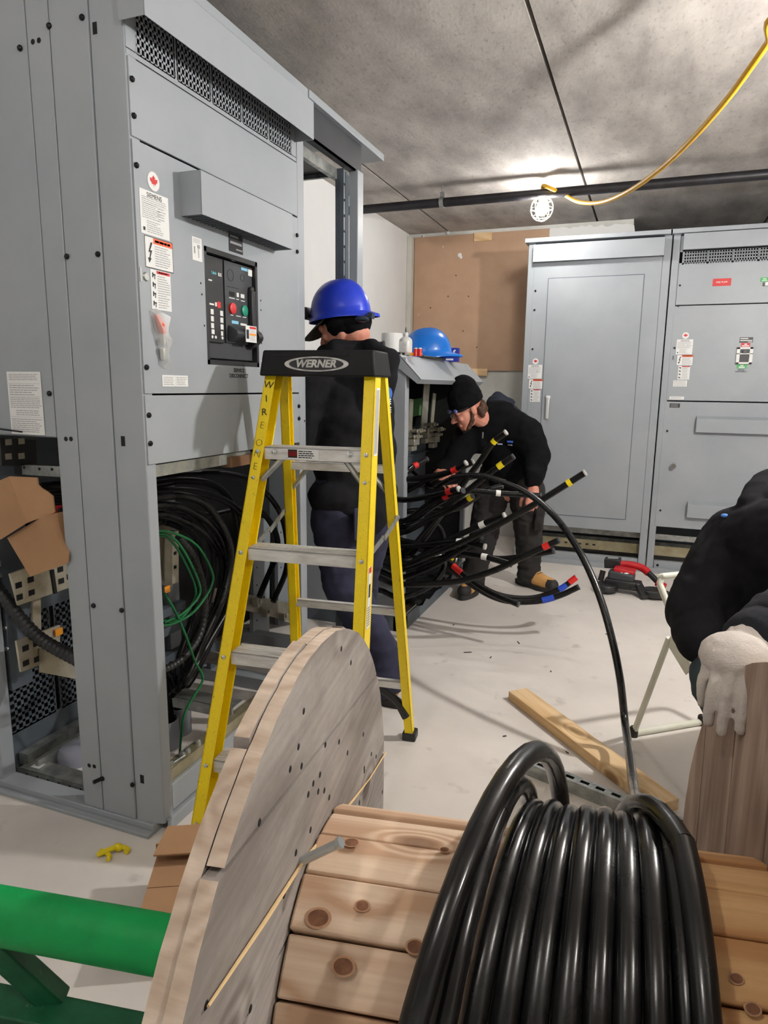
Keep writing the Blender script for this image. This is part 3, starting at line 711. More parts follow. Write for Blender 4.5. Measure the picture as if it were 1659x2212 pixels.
m = MB(); plateX(m, -1.70, [(36,1385),(46,1452),(130,1420),(130,1350)]); holesX(m, -1.70, [(55,1400),(78,1390),(56,1432),(80,1424)]); m.build('bus_bar', [PLATE, BLACKM], SWB)
m = MB(); plateY(m, 1.47, [(84,1400),(84,1452),(200,1474),(200,1422)], .03)
m.build('bus_riser', PLATE, SWB, bevel=.001)
m = MB(); plateX(m, -1.75, [(0,946),(4,1006),(80,1006),(78,950)]); holesX(m, -1.75, [(18,955),(18,986),(46,953),(46,985)]); m.build('bus_bar', [BLKPL, PLATE], SWB)
m = MB(); plateY(m, 1.52, [(47,1004),(136,1008),(136,1031),(48,1025)], .03); 
for (x, y) in ((52,1010),(85,1013),(112,1014)): q = on(x,y,1,1.519); m.cyl(q, q+V((0,-.001,0)), .004, seg=8, mi=1)
m.build('cross_channel', [GALV, BLACKM], SWB)
q0 = on(90,1097,1,1.56); MB().cyl(q0, (-1.4, 1.56, q0.z), .014, seg=10).build('red_insulator', RED, SWB)
m = MB(); plateX(m, -1.76, [(70,1290),(72,1420),(90,1412),(88,1282)]); m.build('bus_riser', PLATE, SWB)
# perforated rear sheet
m = MB(); XR_ = -1.87; c = .026
for g in (0, 1, 2):
    yA = 1.46+g*.235
    for i in range(9): m.box((XR_, yA+i*c-.005, .14), (XR_+.002, yA+i*c+.005, .52))
    for j in range(15): m.box((XR_, yA, .14+j*c-.005), (XR_+.002, yA+8*c, .14+j*c+.005))
m.box((XR_, 1.44, .52), (XR_+.002, 2.28, 1.14)); m.box((XR_, 1.44, .02), (XR_+.002, 2.28, .14)); m.build('perforated_rear_sheet', GREYD, SWB)
m = MB(); m.box((-1.93, YA+.05, .02), (-1.926, 2.33, 1.14)); m.build('shade_backing', BLKPL, SWB)  # black sheet put in for the shade inside the cabinet
m = MB(); m.box((-1.865, 1.48, .30), (-1.838, 1.56, 1.13))
for (x, y) in ((8,840),(6,1180),(10,1222),(28,1218),(12,1245),(20,1358),(22,1402)):
    q = on(x, y, 1, 1.48); m.lathe([(.007,0),(.007,.005)], (max(min(q.x,-1.842),-1.86), 1.48, q.z), (0,-1,0), 8, 1)
m.build('inner_post', [GREYD, GALV], SWB)
# bottom framing
m = MB(); plateY(m, 1.475, [(6,1648),(200,1703),(200,1722),(6,1667)], .003); zt_ = on(10,1648,1,1.475).z; m.box((-1.83, 1.475, zt_-.004), (-1.46, 1.535, zt_))
for k in range(8): m.cyl((-1.80+.045*k, 1.4735, zt_-.018), (-1.80+.045*k, 1.4745, zt_-.018), .0035, seg=8, mi=1)
m.box((-1.80,1.49,zt_+.0002),(-1.765,1.52,zt_+.0008),2); m.build('bottom_channel', [GALV, BLACKM, WHITE], SWB)
m = MB(); m.box((-1.70, 1.83, .15), (-1.25, 1.84, .19)); m.box((-1.70, 1.83, .188), (-1.25, 1.90, .191)); m.box((-1.86, 1.5, .03), (-1.82, 2.2, .07)); m.box((-1.79, 1.5, .02), (-1.775, 2.2, .06)); m.build('bottom_channel', GALV, SWB)
q = on(160, 1606, 1, 1.62); hz_ = q.z; tag(MB().lathe([(.056,0),(.056,hz_-.03),(.048,hz_-.010),(.02,hz_-.001),(.0,hz_)], (q.x, q.y, .0)).build('capped_conduit', PVCL), 'rounded grey plastic conduit end on the floor inside the left side opening', 'conduit')
# base rail at the front opening, with bolts
m = MB(); m.box((-1.262, 1.43, .128), (-1.225, 2.262, .165)); m.build('base_rail', ZINC, SWB)
m = MB()
for (x, y) in ((397,1660),(423,1640),(435,1631),(455,1612),(384,1668)): q = on(x, y, 2, .165); m.lathe([(.010,0),(.010,.006),(.006,.014)], (-1.243, q.y, .165), (0,0,1), 8)
m.cyl((-1.243,1.50,.166),(-1.23,1.55,.172),.004); m.build('rail_bolts', GALV, SWB)
MB().box((-1.235, 1.43, 1.03), (-1.215, 1.93, 1.062)).build('upper_angle', GALV, SWB)
MB().box((-1.24, 1.80, 1.02), (-1.205, 1.97, 1.052)).build('wood_packer', CARDIN, SWB)
# bus stubs with lug block
m = MB(); plateX(m, -1.55, [(330,1140),(330,1252),(372,1270),(372,1130)], .02); plateX(m, -1.50, [(372,1150),(372,1262),(386,1258),(386,1146)], .03); holesX(m, -1.50, [(378,1165),(378,1195),(378,1225)], .007); m.build('bus_stub', [PLATE, BLACKM], SWB)
m = MB(); plateX(m, -1.70, [(455,1268),(455,1300),(640,1345),(640,1305)], .012); holesX(m, -1.70, [(570,1290),(592,1300),(625,1320)], .006); m.build('ground_bus', [PLATE, BLACKM], SWB)
for (x, y) in ((548,1296),(568,1318),(605,1326)):
    q = on(x, y, 0, -1.69); m = MB(); m.box((q.x, q.y-.018, q.z-.03), (q.x+.035, q.y+.018, q.z+.012)); m.lathe([(.013,0),(.013,.012)], (q.x+.035, q.y, q.z-.002), (1,0,0), 8); m.build('bus_lug', PLATE, SWB, bevel=.003)
m = MB()
for k in range(5):
    for j in range(3):
        q = on(470+k*9, 1296+j*9+k*2, 0, -1.66); m.cyl(q, q+V((.02,0,0)), .009, seg=8)
m.build('bus_screws', GALV, SWB)
# rear strut posts and rails seen through the front opening
m = MB()
for ya_, yb_ in ((1.98,2.06),(2.10,2.16),(2.21,2.28)): m.box((-1.83, ya_, .04), (-1.80, yb_, 1.12), 0)
for k in range(26): m.cyl((-1.7995, 2.05, .1+.04*k), (-1.799, 2.05, .1+.04*k), .004, seg=6, mi=1)
m.build('strut_post', [GREY, BLACKM], SWB)
m = MB()
for z in (.06,.14,.26,.34): m.box((-1.81, 1.97, z), (-1.77, 2.28, z+.035))
m.build('strut_rail', GREYD, SWB)
# conduits stubbing up through the floor
for (x, y, lab) in ((386,1580,'grey conduit stub rising from the floor, the farther of the two'), (358,1612,'grey conduit stub rising from the floor, the nearer of the two')):
    q = on(x, y, 2, 0); tag(MB().ring((q.x,q.y,0), (q.x,q.y,.105), .048, .043, 28).build('conduit_stub', PVC), lab, 'conduit', 'conduit stubs in the left switchboard')
S1 = on(386,1580,2,0); S2 = on(358,1612,2,0)
# black feeder cables curving down to the stubs; each is its own cable
arcs = [
 [(318,1075),(400,1072),(455,1100),(497,1180),(488,1270),(440,1380),(395,1480)],
 [(318,1092),(400,1098),(470,1150),(495,1230),(470,1320),(420,1420),(382,1490)],
 [(318,1112),(380,1118),(445,1155),(480,1215),(470,1300),(425,1400),(372,1500)],
 [(318,1064),(420,1062),(500,1090),(540,1150),(520,1260),(455,1380),(400,1470)],
 [(318,1050),(400,1038),(470,1052),(505,1100),(512,1180),(490,1300),(405,1480)],
 [(318,1130),(360,1128),(420,1160),(440,1230),(420,1320),(385,1430),(360,1520)],
 [(318,1105),(390,1102),(450,1112),(520,1100),(570,1110),(600,1180),(560,1290)],
 [(318,1030),(420,1022),(500,1025),(560,1050),(610,1120),(620,1220),(590,1300)],
 [(318,1085),(360,1088),(430,1130),(462,1200),(450,1300),(405,1410),(368,1515)],
]
lab9 = ['outermost','second','third','fourth','fifth','innermost','straightest','uppermost','inner']
NEARW = ['third black feeder cable from the outside of the bend','second black feeder cable from the outside of the bend','black feeder cable just outside the corrugated hose','outermost black feeder cable bending down behind the yellow ladder','black feeder cable leaving the panel just under the zinc angle','innermost black feeder cable bending down to the conduit stubs','black feeder cable running almost straight out to the ladder rail','black feeder cable arching highest under the grey panel','black feeder cable between the hose and the innermost bend']
for i, A in enumerate(arcs):
    X = -1.40-.028*i; P = [V((X-.1, 1.36+.07, on(*A[0],0,X).z+.01))]+[on(x, y, 0, X) for x, y in A]
    if i not in (6, 7):
        S = S1 if i % 2 == 0 else S2
        a = 2*PI*i/9; e = V((S.x+.022*math.cos(a), S.y+.022*math.sin(a), .10)); P += [e+V((0,0,.16)), e, V((e.x,e.y,.01))]
    tag(MB().tube(crom(P, 7), .0135, 10).build('feeder_cable', CABLEC), NEARW[i], 'cable', 'black feeder cables in the left switchboard')
def corrugated(name, P, r, label, n=8):
    Q = crom(P, n); m = MB()
    # resample evenly, ribs by alternating radius
    L = [0]
    for a, b in zip(Q[:-1], Q[1:]): L.append(L[-1]+(b-a).length)
    N = int(L[-1]/.0042); out = []; rs = []; j = 0
    for k in range(N+1):
        s = L[-1]*k/N
        while j < len(L)-2 and L[j+1] < s: j += 1
        f = (s-L[j])/max(L[j+1]-L[j], 1e-9); out.append(Q[j].lerp(Q[j+1], f)); rs.append(r if k % 4 < 2 else r*.86)
    return tag(m.tube(out, rs, 12).build(name, BLKPL), label, 'hose')
corrugated('split_conduit', [on(x, y, 0, -1.36) for x, y in ((385,1160),(420,1205),(440,1270),(442,1330),(425,1385),(385,1430),(335,1455))], .0125, 'black corrugated hose curving behind the green wires')
corrugated('split_conduit', [on(x, y, 1, 1.455) for x, y in ((-40,1230),(5,1285),(45,1338),(90,1382),(160,1421),(180,1430))], .021, 'black corrugated hose crossing the left side opening')
GW = [([(325,1148),(370,1150),(425,1178),(458,1235),(455,1270),(420,1320),(380,1345),(350,1350),(335,1335)], 'bright green wire making the widest loop'),
      ([(325,1152),(368,1158),(400,1195),(430,1260),(428,1290),(395,1325),(355,1345)], 'green wire making the middle loop'),
      ([(325,1156),(362,1162),(392,1200),(421,1265),(418,1300),(385,1340),(345,1340)], 'green wire making the tightest loop')]
for k, (A, lb) in enumerate(GW):
    tag(MB().tube(crom([on(x, y, 0, -1.325-.012*k) for x, y in A], 8), .0042, 8).build('ground_wire', GREENW), lb, 'wire', 'green ground wires in the left switchboard')
P = [on(x, y, 0, -1.33) for x, y in ((355,1282),(378,1320),(402,1375),(422,1430),(436,1455),(436,1475),(415,1510),(398,1545))]+[on(390,1600,0,-1.345), V(tuple(on(388,1642,2,.004)))]
tag(MB().tube(crom(P, 8), .0042, 8).build('ground_wire', GREENW), 'green wire hanging down to the concrete floor', 'wire', 'green ground wires in the left switchboard')
q = on(360, 1277, 0, -1.345); MB().box((q.x,q.y-.012,q.z-.004),(q.x+.004,q.y+.012,q.z+.016)).build('yellow_tag', AMBER, SWB)
q = on(126, 1364, 0, -1.695); MB().box((q.x,q.y-.014,q.z-.012),(q.x+.004,q.y+.014,q.z+.010)).build('yellow_tag', AMBER, SWB)
# two pieces of cardboard hung in the side opening
def sheet(name, A, B, label, Y):
    t = thing(name, label, 'cardboard', tuple(on(*A[0],1,Y)))
    m = MB(); m.prism([on(x, y, 1, Y) for x, y in A], (0,.004,0)); m.build('flap', CARD, t)
    m = MB(); m.prism([on(x, y, 1, Y+(.0 if (x,y) in A else .035)) for x, y in B], (0,.004,0)); m.build('flap', CARD, t)
    return t
sheet('cardboard_sheet', [(20,1029),(-30,1050),(-30,1178),(0,1166),(57,1130)], [(20,1029),(57,1130),(118,1107),(114,1072),(102,1062),(90,1055),(82,1047),(80,1032)], 'torn cardboard flap hanging in the side opening, the upper one', YA-.03)
sheet('cardboard_sheet', [(15,1162),(65,1246),(147,1216),(148,1200),(96,1113)], [(96,1113),(148,1200),(147,1150),(142,1104)], 'cardboard flap hanging in the side opening, the lower one', YA-.014)

# ------------------------------------------------------------------ open bay frame beside it
BAY = thing('switchboard', 'open grey switchboard frame without panels behind the worker in the blue hat', 'switchboard', (-1.5, 2.6, 0), 0, 'grey switchboard sections')
m = MB()
m.box((-1.245, 2.79, .05), (-1.205, 2.85, 2.16)); m.build('post', GREY, BAY, bevel=.003)
m = MB(); m.box((-1.262, 2.69, .05), (-1.246, 2.79, 2.14)); m.box((-1.245, 2.69, .05), (-1.225, 2.705, 2.14))
m.box((-1.245, 2.735, .05), (-1.236, 2.748, 2.14)); m.build('post', GREYD, BAY)
m = MB()
for k in range(30): m.cyl((-1.2245, 2.698, .4+.06*k), (-1.224, 2.698, .4+.06*k), .006, seg=8)
m.build('post_holes', BLACKM, BAY)
m = MB(); m.box((-1.95, 2.335, 2.268), (-1.195, 2.85, 2.295)); m.box((-1.40, 2.85, 2.268), (-1.195, 3.06, 2.295)); m.build('roof_plate', GREY, BAY, bevel=.002)
m = MB(); m.box((-1.222, 2.337, 2.155), (-1.216, 2.85, 2.268)); m.box((-1.25, 2.337, 2.155), (-1.216, 2.85, 2.163)); m.build('fascia', CHAR, BAY)
m = MB(); m.box((-1.275, 2.337, 2.10), (-1.255, 2.80, 2.14)); m.build('cross_rail', GALV, BAY, bevel=.002)
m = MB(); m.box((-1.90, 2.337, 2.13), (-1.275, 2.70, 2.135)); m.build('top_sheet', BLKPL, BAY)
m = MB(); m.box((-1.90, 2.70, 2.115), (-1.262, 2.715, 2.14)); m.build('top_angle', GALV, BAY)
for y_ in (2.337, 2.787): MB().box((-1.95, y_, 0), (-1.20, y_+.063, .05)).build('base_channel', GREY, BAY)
m = MB(); m.box((-1.905, 2.337, .05), (-1.90, 3.20, 1.12)); m.build('shade_rear_panel', BLKPL, BAY)  # added black sheet, stands for the shade low in the open bay
for A_ in ([(548,1120),(546,1500),(580,1500),(584,1120)],[(600,1120),(602,1480),(628,1480),(630,1120)]):
    m = MB(); plateX(m, -1.78, A_, .02)
    for k_ in range(9): q = on(A_[0][0]+7, 1150+38*k_, 0, -1.779); m.cyl(q, q+V((.0006,0,0)), .005, seg=6, mi=1)
    m.build('strut_post', [GREY, BLACKM], BAY)
for (y0_, y1_) in ((1392,1412),(1440,1462),(1478,1500)):
    m = MB(); plateX(m, -1.70, [(455,y0_-6),(455,y1_-6),(640,y1_+22),(640,y0_+22)], .02); m.build('strut_rail', GREYD, BAY)

# ------------------------------------------------------------------ low cabinet with the sloped hood
LOW = thing('low_switchboard', 'low grey cabinet with a sloped hood and an open front full of cables', 'switchboard', (-1.5, 3.85, 0), 0, 'grey switchboard sections')
XL_, Y0, Y1, ZT = -1.13, 3.225, 4.50, 1.428
m = MB(); m.box((-1.95, Y0, .085), (XL_-.002, Y0+.004, ZT-.01)); m.box((XL_-.03, Y0+.0055, .085), (XL_, Y0+.05, 1.40)); m.build('side_panel', GREY, LOW, bevel=.003)
m = MB(); m.box((XL_-.03, Y1-.03, .085), (XL_, Y1, 1.40)); m.build('post', GREY, LOW, bevel=.003)
m = MB(); m.box((-1.95, Y1-.004, .085), (XL_-.03, Y1, 1.40)); m.box((-1.95, Y0, .085), (-1.945, Y1, ZT)); m.build('shade_rear_panel', BLKPL, LOW)  # rear and end sheets coloured black for the shade inside
MB().box((-1.95, Y0, ZT-.01), (-1.16, Y1+.02, ZT)).build('top_plate', GREY, LOW, bevel=.002)
m = MB()   # hood: sloping sheet with folded ends and lip
xa, za_, xb, zb_ = -1.165, ZT+.002, -1.050, 1.312
for y in (Y0-.006, Y1+.06):
    m.prism([(xa, y, za_), (xb, y, zb_), (xb-.02, y, zb_-.022), (xa-.045, y, za_-.035), (xa-.045, y, za_)], (0,.003,0))
m.prism([(xa, Y0-.006, za_), (xb, Y0-.006, zb_), (xb-.003, Y0-.006, zb_-.002), (xa-.003, Y0-.006, za_-.003)], (0, Y1+.069-Y0, 0))
m.prism([(xb, Y0-.006, zb_), (xb-.02, Y0-.006, zb_-.022), (xb-.022, Y0-.006, zb_-.021), (xb-.003, Y0-.006, zb_-.002)], (0, Y1+.069-Y0, 0))
m.build('hood', GREY, LOW, bevel=.0015)
m = MB(); m.lathe([(.011,0),(.011,.008),(.006,.011)], (xa-.012, Y0-.006, za_-.02), (0,-1,0), 8); m.build('hood_bolt', GALV, LOW)
m = MB(); m.box((-1.95, Y0, 0), (-1.12, Y0+.06, .085)); m.box((-1.18, Y0, .0), (-1.12, Y1+.03, .08)); m.box((-1.95, Y1-.05, 0), (-1.12, Y1+.03, .08)); m.build('base_channel', GREYD, LOW, bevel=.002)
m = MB(); m.box((-1.19, Y0+.05, .082), (XL_+.004, Y1, .090)); m.build('base_edge', GALV, LOW)
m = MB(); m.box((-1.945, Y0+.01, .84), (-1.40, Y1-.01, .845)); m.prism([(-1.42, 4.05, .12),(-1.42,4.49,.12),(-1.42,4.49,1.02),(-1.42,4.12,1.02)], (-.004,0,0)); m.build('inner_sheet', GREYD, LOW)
gm = MB(); plateX(gm, -1.43, [(866,868),(866,906),(985,880),(985,846)], .01); gm.build('green_support', pm('pale_green_bar', srgb(110,160,100), None, .5), LOW)
def lug_bar(i, ptop, pbot, X, w_):
    a = on(*ptop, 0, X); b = on(*pbot, 0, X)
    m = MB(); m.bar(a, b, .008, w_*1.25, (.35,1,0)); o = m.build('bus_drop', PLATE, LOW)
    m = MB(); q = b
    for k in range(3):
        for j in range(2):
            c_ = q+V((.02+.018*j, -.04+.04*k, .02+.035*j)); m.cyl(c_-V((.02,0,0)), c_+V((.05,0,0)), .009, seg=8)
            m.lathe([(.016,0),(.016,.012)], c_+V((.02,0,0)), (1,0,0), 6)
    m.box((q.x, q.y-.05, q.z-.03), (q.x+.05, q.y+.05, q.z+.006)); m.box((q.x+.0, q.y-.045, q.z-.065), (q.x+.035, q.y+.045, q.z-.035))
    m.build('lug', PLATE, o, bevel=.002)
lug_bar(0, (888,862), (884,950), -1.34, .03); lug_bar(1, (922,822), (914,935), -1.36, .05); lug_bar(2, (938,850), (930,945), -1.33, .026); lug_bar(3, (964,826), (957,930), -1.38, .04); lug_bar(4, (977,880), (973,935), -1.36, .03)
m = MB(); m.box((-1.5, 3.3, .09), (-1.18, 3.50, .13)); m.box((-1.45,3.3,.52),(-1.16,3.42,.58)); m.build('wood_packer', PINE, LOW, bevel=.003)
# things lying on its top
def top(px, Y): q = on(px, 760, 1, Y); return V((q.x, Y, ZT))
p = top(846, 3.62); tag(MB().ring(p, p+V((0,0,.135)), .058, .022, 32).build('paper_roll', WHITE), 'white paper roll standing on the low cabinet', 'roll')
p = top(876, 3.42); t = thing('squeeze_bottle', 'milky white squeeze bottle with a dark tip on the low cabinet', 'bottle', tuple(p))
m = MB(); prof = [(.033,0),(.0345,.01),(.0345,.075),(.032,.088),(.020,.098),(.012,.102),(.012,.108)]; m.lathe(prof, (0,0,0)); m.build('bottle_body', MILKY, t, world=False)
MB().lathe([(.013,.108),(.013,.116),(.010,.122),(.004,.124)], (0,0,0)).build('cap', MILKY, t, world=False); MB().lathe([(.005,.124),(.0025,.148)], (0,0,0)).build('tip', CHAR, t, world=False)
sticker('bottle_print', frame((-.022, -.0352, .012), (1,0,0), (0,0,1)), .040, .062, lines(.05,.95,.05,.95,8,2,.3,rnd), None, base=0).parent = t
bpy.data.objects['bottle_print'].location = (0,0,0)
def hat_mesh(m, c, M, rx=.118, ry=.142, h=.145, brim=.052, mi=0):
    """hard hat shell: domed crown with ridge, rain gutter and front peak (+y)"""
    vs = []; n = 32; rows = 10
    for i in range(rows+1):
        th = PI/2*i/rows
        for k in range(n):
            a = 2*PI*k/n; ca, sa = math.cos(a), math.sin(a)
            rr = math.cos(th)**.82; z = h*math.sin(th)**.92
            ridge = .010*math.exp(-(ca*math.cos(th)*rx/.028)**2)*math.sin(th)**.5
            vs.append(V((rx*ca*rr, ry*sa*rr, z+ridge)))
    fs = [(i*n+k, i*n+(k+1)%n, (i+1)*n+(k+1)%n, (i+1)*n+k) for i in range(rows) for k in range(n)]
    b0 = len(vs)
    for s_, dz in ((1.075,-.006),(1.085,-.018)):
        for k in range(n):
            a = 2*PI*k/n; f = max(0, math.sin(a))**3*brim
            vs.append(V((rx*math.cos(a)*s_, (ry*math.sin(a)*s_)+f, dz-f*.35)))
    for k in range(n):
        k2 = (k+1)%n; fs.append((k2, k, b0+k, b0+k2)); fs.append((b0+k2, b0+k, b0+n+k, b0+n+k2))
    m.add([V(c)+M @ v for v in vs], fs, mi); return m
p = top(924, 3.86); tag(hat_mesh(MB(), p+V((0,0,.028)), Euler((R(8),0,R(-62))).to_matrix()).build('hard_hat', BLUEH2, None, ang=60), 'bright blue hard hat lying on the low cabinet beside the bottle', 'hard hat')
p = top(974, 4.12); t = thing('screw_carton', 'small blue cardboard box with white screw drawings on the low cabinet', 'box', tuple(p), R(8))
MB().box((-.05,-.03,0),(.05,.03,.082)).build('carton', BLUEBOX, t, world=False, bevel=.001)
m = MB()
for k in range(3):
    x = -.036+.026*k; m.prism([(x,-.0306,.062),(x+.012,-.0306,.072),(x+.018,-.0306,.066),(x+.010,-.0306,.058),(x+.026,-.0306,.032),(x+.020,-.0306,.028),(x+.004,-.0306,.054)], (0,-.0004,0))
m.box((-.03,-.031,.008),(.02,-.0304,.018)); m.build('carton_print', WHITE, t, world=False)
m = MB()
for k in range(2): pass
for dx, lb in ((898,'red thimble-sized can on the low cabinet, nearer the bottle'),(907,'red thimble-sized can on the low cabinet, nearer the blue hard hat')):
    p = top(dx, 3.36); t = thing('marking_can', lb, 'can', tuple(p), 0, 'little red cans on the low cabinet')
    MB().lathe([(.0105,0),(.0105,.034),(.008,.038)], (0,0,0), seg=14).build('can_body', TAPER, t, world=False); MB().lathe([(.0095,.036),(.0095,.041)], (0,0,0), seg=14).build('lid', WHITE, t, world=False)
p = top(815, 3.50); tag(MB().lathe([(.016,0),(.012,.01),(.012,.03),(.016,.04)], p+V((0,0,.07)), (1,0,.1)).lathe([(.02,0),(.02,.07)], p+V((.018,0,0))).build('pipe_fitting', BLKPL), 'small black threaded fitting at the left end of the low cabinet', 'fitting')
p = top(830, 3.56); m = MB(); m.box((p.x-.07,p.y-.05,ZT),(p.x+.05,p.y+.05,ZT+.05)); tag(m.build('cloth_pouch', pm('grey_cloth', srgb(170,164,150), None, .9), None, bevel=.02, seg=4), 'grey cloth pouch on the low cabinet left of the paper roll', 'pouch')
p = top(868, 3.34); t = thing('pliers', 'pliers with orange and black handles on the front edge of the low cabinet', 'pliers', tuple(p))
MB().tube(crom([p+V((-.08,.02,.012)),p+V((-.03,.0,.014)),p+V((.02,-.01,.010))],4),.007,8).build('handle', BLKPL, t); MB().tube(crom([p+V((.0,.015,.01)),p+V((.05,.02,.01)),p+V((.10,.03,.010))],4),.008,8).build('handle', AMBER, t); MB().obox(p+V((.02,.0,.01)),(.05,.018,.01),Euler((0,0,.3)).to_matrix()).build('jaw', GALV, t)
p = top(950, 3.80); tag(MB().bar(p+V((-.03,-.25,.008)), p+V((-.01,.12,.008)), .03, .012).build('pry_bar', BLKPL, None, bevel=.004), 'flat black bar lying along the edge under the blue hard hat', 'bar')
# ------------------------------------------------------------------ switchboards along the back wall
YC = 5.05
def BMx(x, z, d=.0005): return frame((x, YC-d, z), (1,0,0), (0,0,1))
def bpanel(name, T, xa, xb, za, zb, d=.006): return MB().box((xa, YC-d, za), (xb, YC+.006, zb)).build(name, GREY, T, bevel=.002)
def section(label, x0, x1):
    T = thing('switchboard', label, 'switchboard', ((x0+x1)/2, YC+.35, 0), 0, 'grey switchboard sections')
    m = MB(); m.box((x0, YC-.004, .0), (x0+.045, YC+.05, 2.27)); m.box((x1-.05, YC-.004, .0), (x1, YC+.05, 2.27))
    m.box((x0, YC+.70, 0), (x0+.05, YC+.74, 2.27)); m.box((x1-.05, YC+.70, 0), (x1, YC+.74, 2.27)); m.build('frame', GREY, T, bevel=.004)
    m = MB(); m.box((x0+.05, YC+.01, .02), (x1-.05, YC+.05, .085)); m.box((x0, YC-.02, 0), (x1, YC+.05, .035)); m.build('base_channel', GREY, T, bevel=.002)
    m = MB(); m.box((x0, YC+.04, .04), (x0+.004, YC+.74, 2.26)); m.box((x1-.004, YC+.04, .3), (x1, YC+.74, 2.26)); m.box((x0, YC+.736, .3), (x1, YC+.74, 2.26)); m.build('side_sheet', GREY, T)
    m = MB(); m.box((x0-.02, YC-.05, 2.268), (x1, YC+.76, 2.296)); m.build('roof_plate', GREY, T, bevel=.002)
    m = MB(); m.box((x0+.03, YC+.05, .115), (x1-.03, YC+.06, .185)); 
    for k in range(5): m.box((x0+.36+.05*k, YC+.0495, .145), (x0+.38+.05*k, YC+.0499, .157), 1)
    m.build('lower_rail', [ZINC, BLACKM], T)
    m = MB(); m.box((x0+.03, YC+.10, .22), (x1-.03, YC+.14, .26)); m.box((x0+.03, YC+.30, .1), (x1-.03, YC+.34, .16)); m.build('inner_rail', GALV, T)
    m = MB(); m.box((x0+.01, YC+.45, .04), (x1-.01, YC+.46, .3)); m.build('inner_backing', GREYD, T)
    m = MB()
    for xx in (x0+.075, x1-.075): m.lathe([(.009,0),(.009,.005)], (xx, YC+.01, .055), (0,-1,0), 8)
    for zz in (1.82, 1.0, 1.55, 1.95, .45): m.lathe([(.007,0),(.007,.005)], (x0+.062, YC-.006, zz), (0,-1,0), 8)
    loose(m.build('screw', BOLTBK, T), 'screw')
    return T
def back_hood(T, xa, xb, za, zb, d):
    m = MB(); t_ = .003
    m.box((xa, YC-d, za), (xb, YC-d+t_, zb)); m.box((xa, YC-d, zb-t_), (xb, YC, zb)); m.box((xa, YC-d, za), (xa+t_, YC, zb)); m.box((xb-t_, YC-d, za), (xb, YC, zb))
    return m.build('vent_hood', GREY, T, bevel=.002)
B1 = section('tall grey switchboard with a single handled door against the back wall', -.875, .055)
bpanel('door_surround', B1, -.832, .005, .278, 2.255); back_hood(B1, -.835, .012, 2.135, 2.25, .06)
m = MB(); e = .0022   # seam of the inset door
x0, x1, z0, z1 = -.728, -.100, .365, 2.03
for a, b in (((x0-e,z0),(x0+e,z1)),((x1-e,z0),(x1+e,z1)),((x0,z0-e),(x1,z0+e)),((x0,z1-e),(x1,z1+e))): m.box((a[0], YC-.0075, a[1]), (b[0], YC-.006, b[1]))
m.build('door_seam', GREYD, B1)
dr = MB().box((x0+e, YC-.0085, z0+e), (x1-e, YC-.006, z1-e)).build('door', GREY, B1, bevel=.001)
m = MB(); m.lathe([(.016,0),(.016,.012),(.012,.02)], (-.682, YC-.008, 1.205), (0,-1,0), 16); m.bar((-.682, YC-.034, 1.215), (-.684, YC-.030, 1.06), .022, .010, (0,1,0)); m.bar((-.682,YC-.02,1.222),(-.682,YC-.03,1.20),.03,.02,(0,1,0)); m.build('handle', pm('bright_handle', srgb(226,226,224), None, .3, .35), dr, bevel=.004)
rnd = random.Random(9)
plate_set(BMx(-.838, 1.440, .0064), .92, B1, rnd)
B2 = section('tall grey switchboard with red and green breaker tags, right end of the back wall', .062, 1.05)
bpanel('blank_panel', B2, .108, 1.0, 1.826, 2.078); bpanel('breaker_door', B2, .10, 1.0, 1.206, 1.820); bpanel('lower_door', B2, .095, 1.0, .335, 1.198)
m = MB(); c = .0152
for g in range(6):
    xa = .135+g*.146
    for i in range(10): m.box((xa+i*c-.0026, YC-.001, 2.082), (xa+i*c+.0026, YC+.001, 2.17))
    for j in range(5): m.box((xa, YC-.001, 2.09+.0185*j-.003), (xa+9*c, YC+.001, 2.09+.0185*j+.003))
m.box((.108,YC-.001,2.078),(1.0,YC+.001,2.09)); m.box((.108,YC-.001,2.16),(1.0,YC+.001,2.26))
for g in range(7): m.box((.135+g*.146-.0095, YC-.001, 2.08),(.135+g*.146-.0005, YC+.001, 2.17))
m.build('vent_grille', GREY, B2); MB().box((.11, YC+.05, 2.07), (1.0, YC+.055, 2.26)).build('vent_backing', BLACKM, B2)
back_hood(B2, .122, 1.0, 2.163, 2.262, .06)
for (xa, xb, za, zb) in ((.298,1.02,.999,1.107),(.292,1.02,.420,.529)):
    m = MB(); m.prism([(xa, YC-.006, za),(xa, YC-.05, za),(xa, YC-.05, zb-.018),(xa, YC-.006, zb)], (xb-xa,0,0)); m.build('louvre_box', GREY, B2, bevel=.002)
plate_set(BMx(.135, 1.605, .0064), .92, B2, rnd)
sticker('notice_label', BMx(.135, 1.298, .0064), .085, .04, lines(.05,.95,.05,.95,4,2,.1,rnd), B2)
sticker('notice_label', BMx(.12, 1.212, .0064), .09, .02, lines(.1,.9,.2,.8,2,2,.2,rnd), B2); sticker('name_plate', BMx(.125, 1.158, .0064), .064, .028, lines(.1,.9,.1,.9,3,2,.2,rnd), B2, base=9)
sticker('fire_pump_label', BMx(.318,1.937, .0064), .107, .046, [], B2, base=3, label='red label')
text_mesh('FIRE PUMP', .0145, frame((.3715, YC-.0078, 1.960), (1,0,0), (0,0,1)), WHITE, 'label_lettering', B2, .0002)
sticker('closed_label', BMx(.590,1.953,.0064), .05,.026, [(.3,.55,.7,.75,0),(.2,.2,.8,.35,0)], B2, base=7); sticker('open_label', BMx(.640,1.953,.0064), .05,.026, [(.35,.55,.7,.75,0),(.2,.2,.8,.35,0)], B2, base=3)
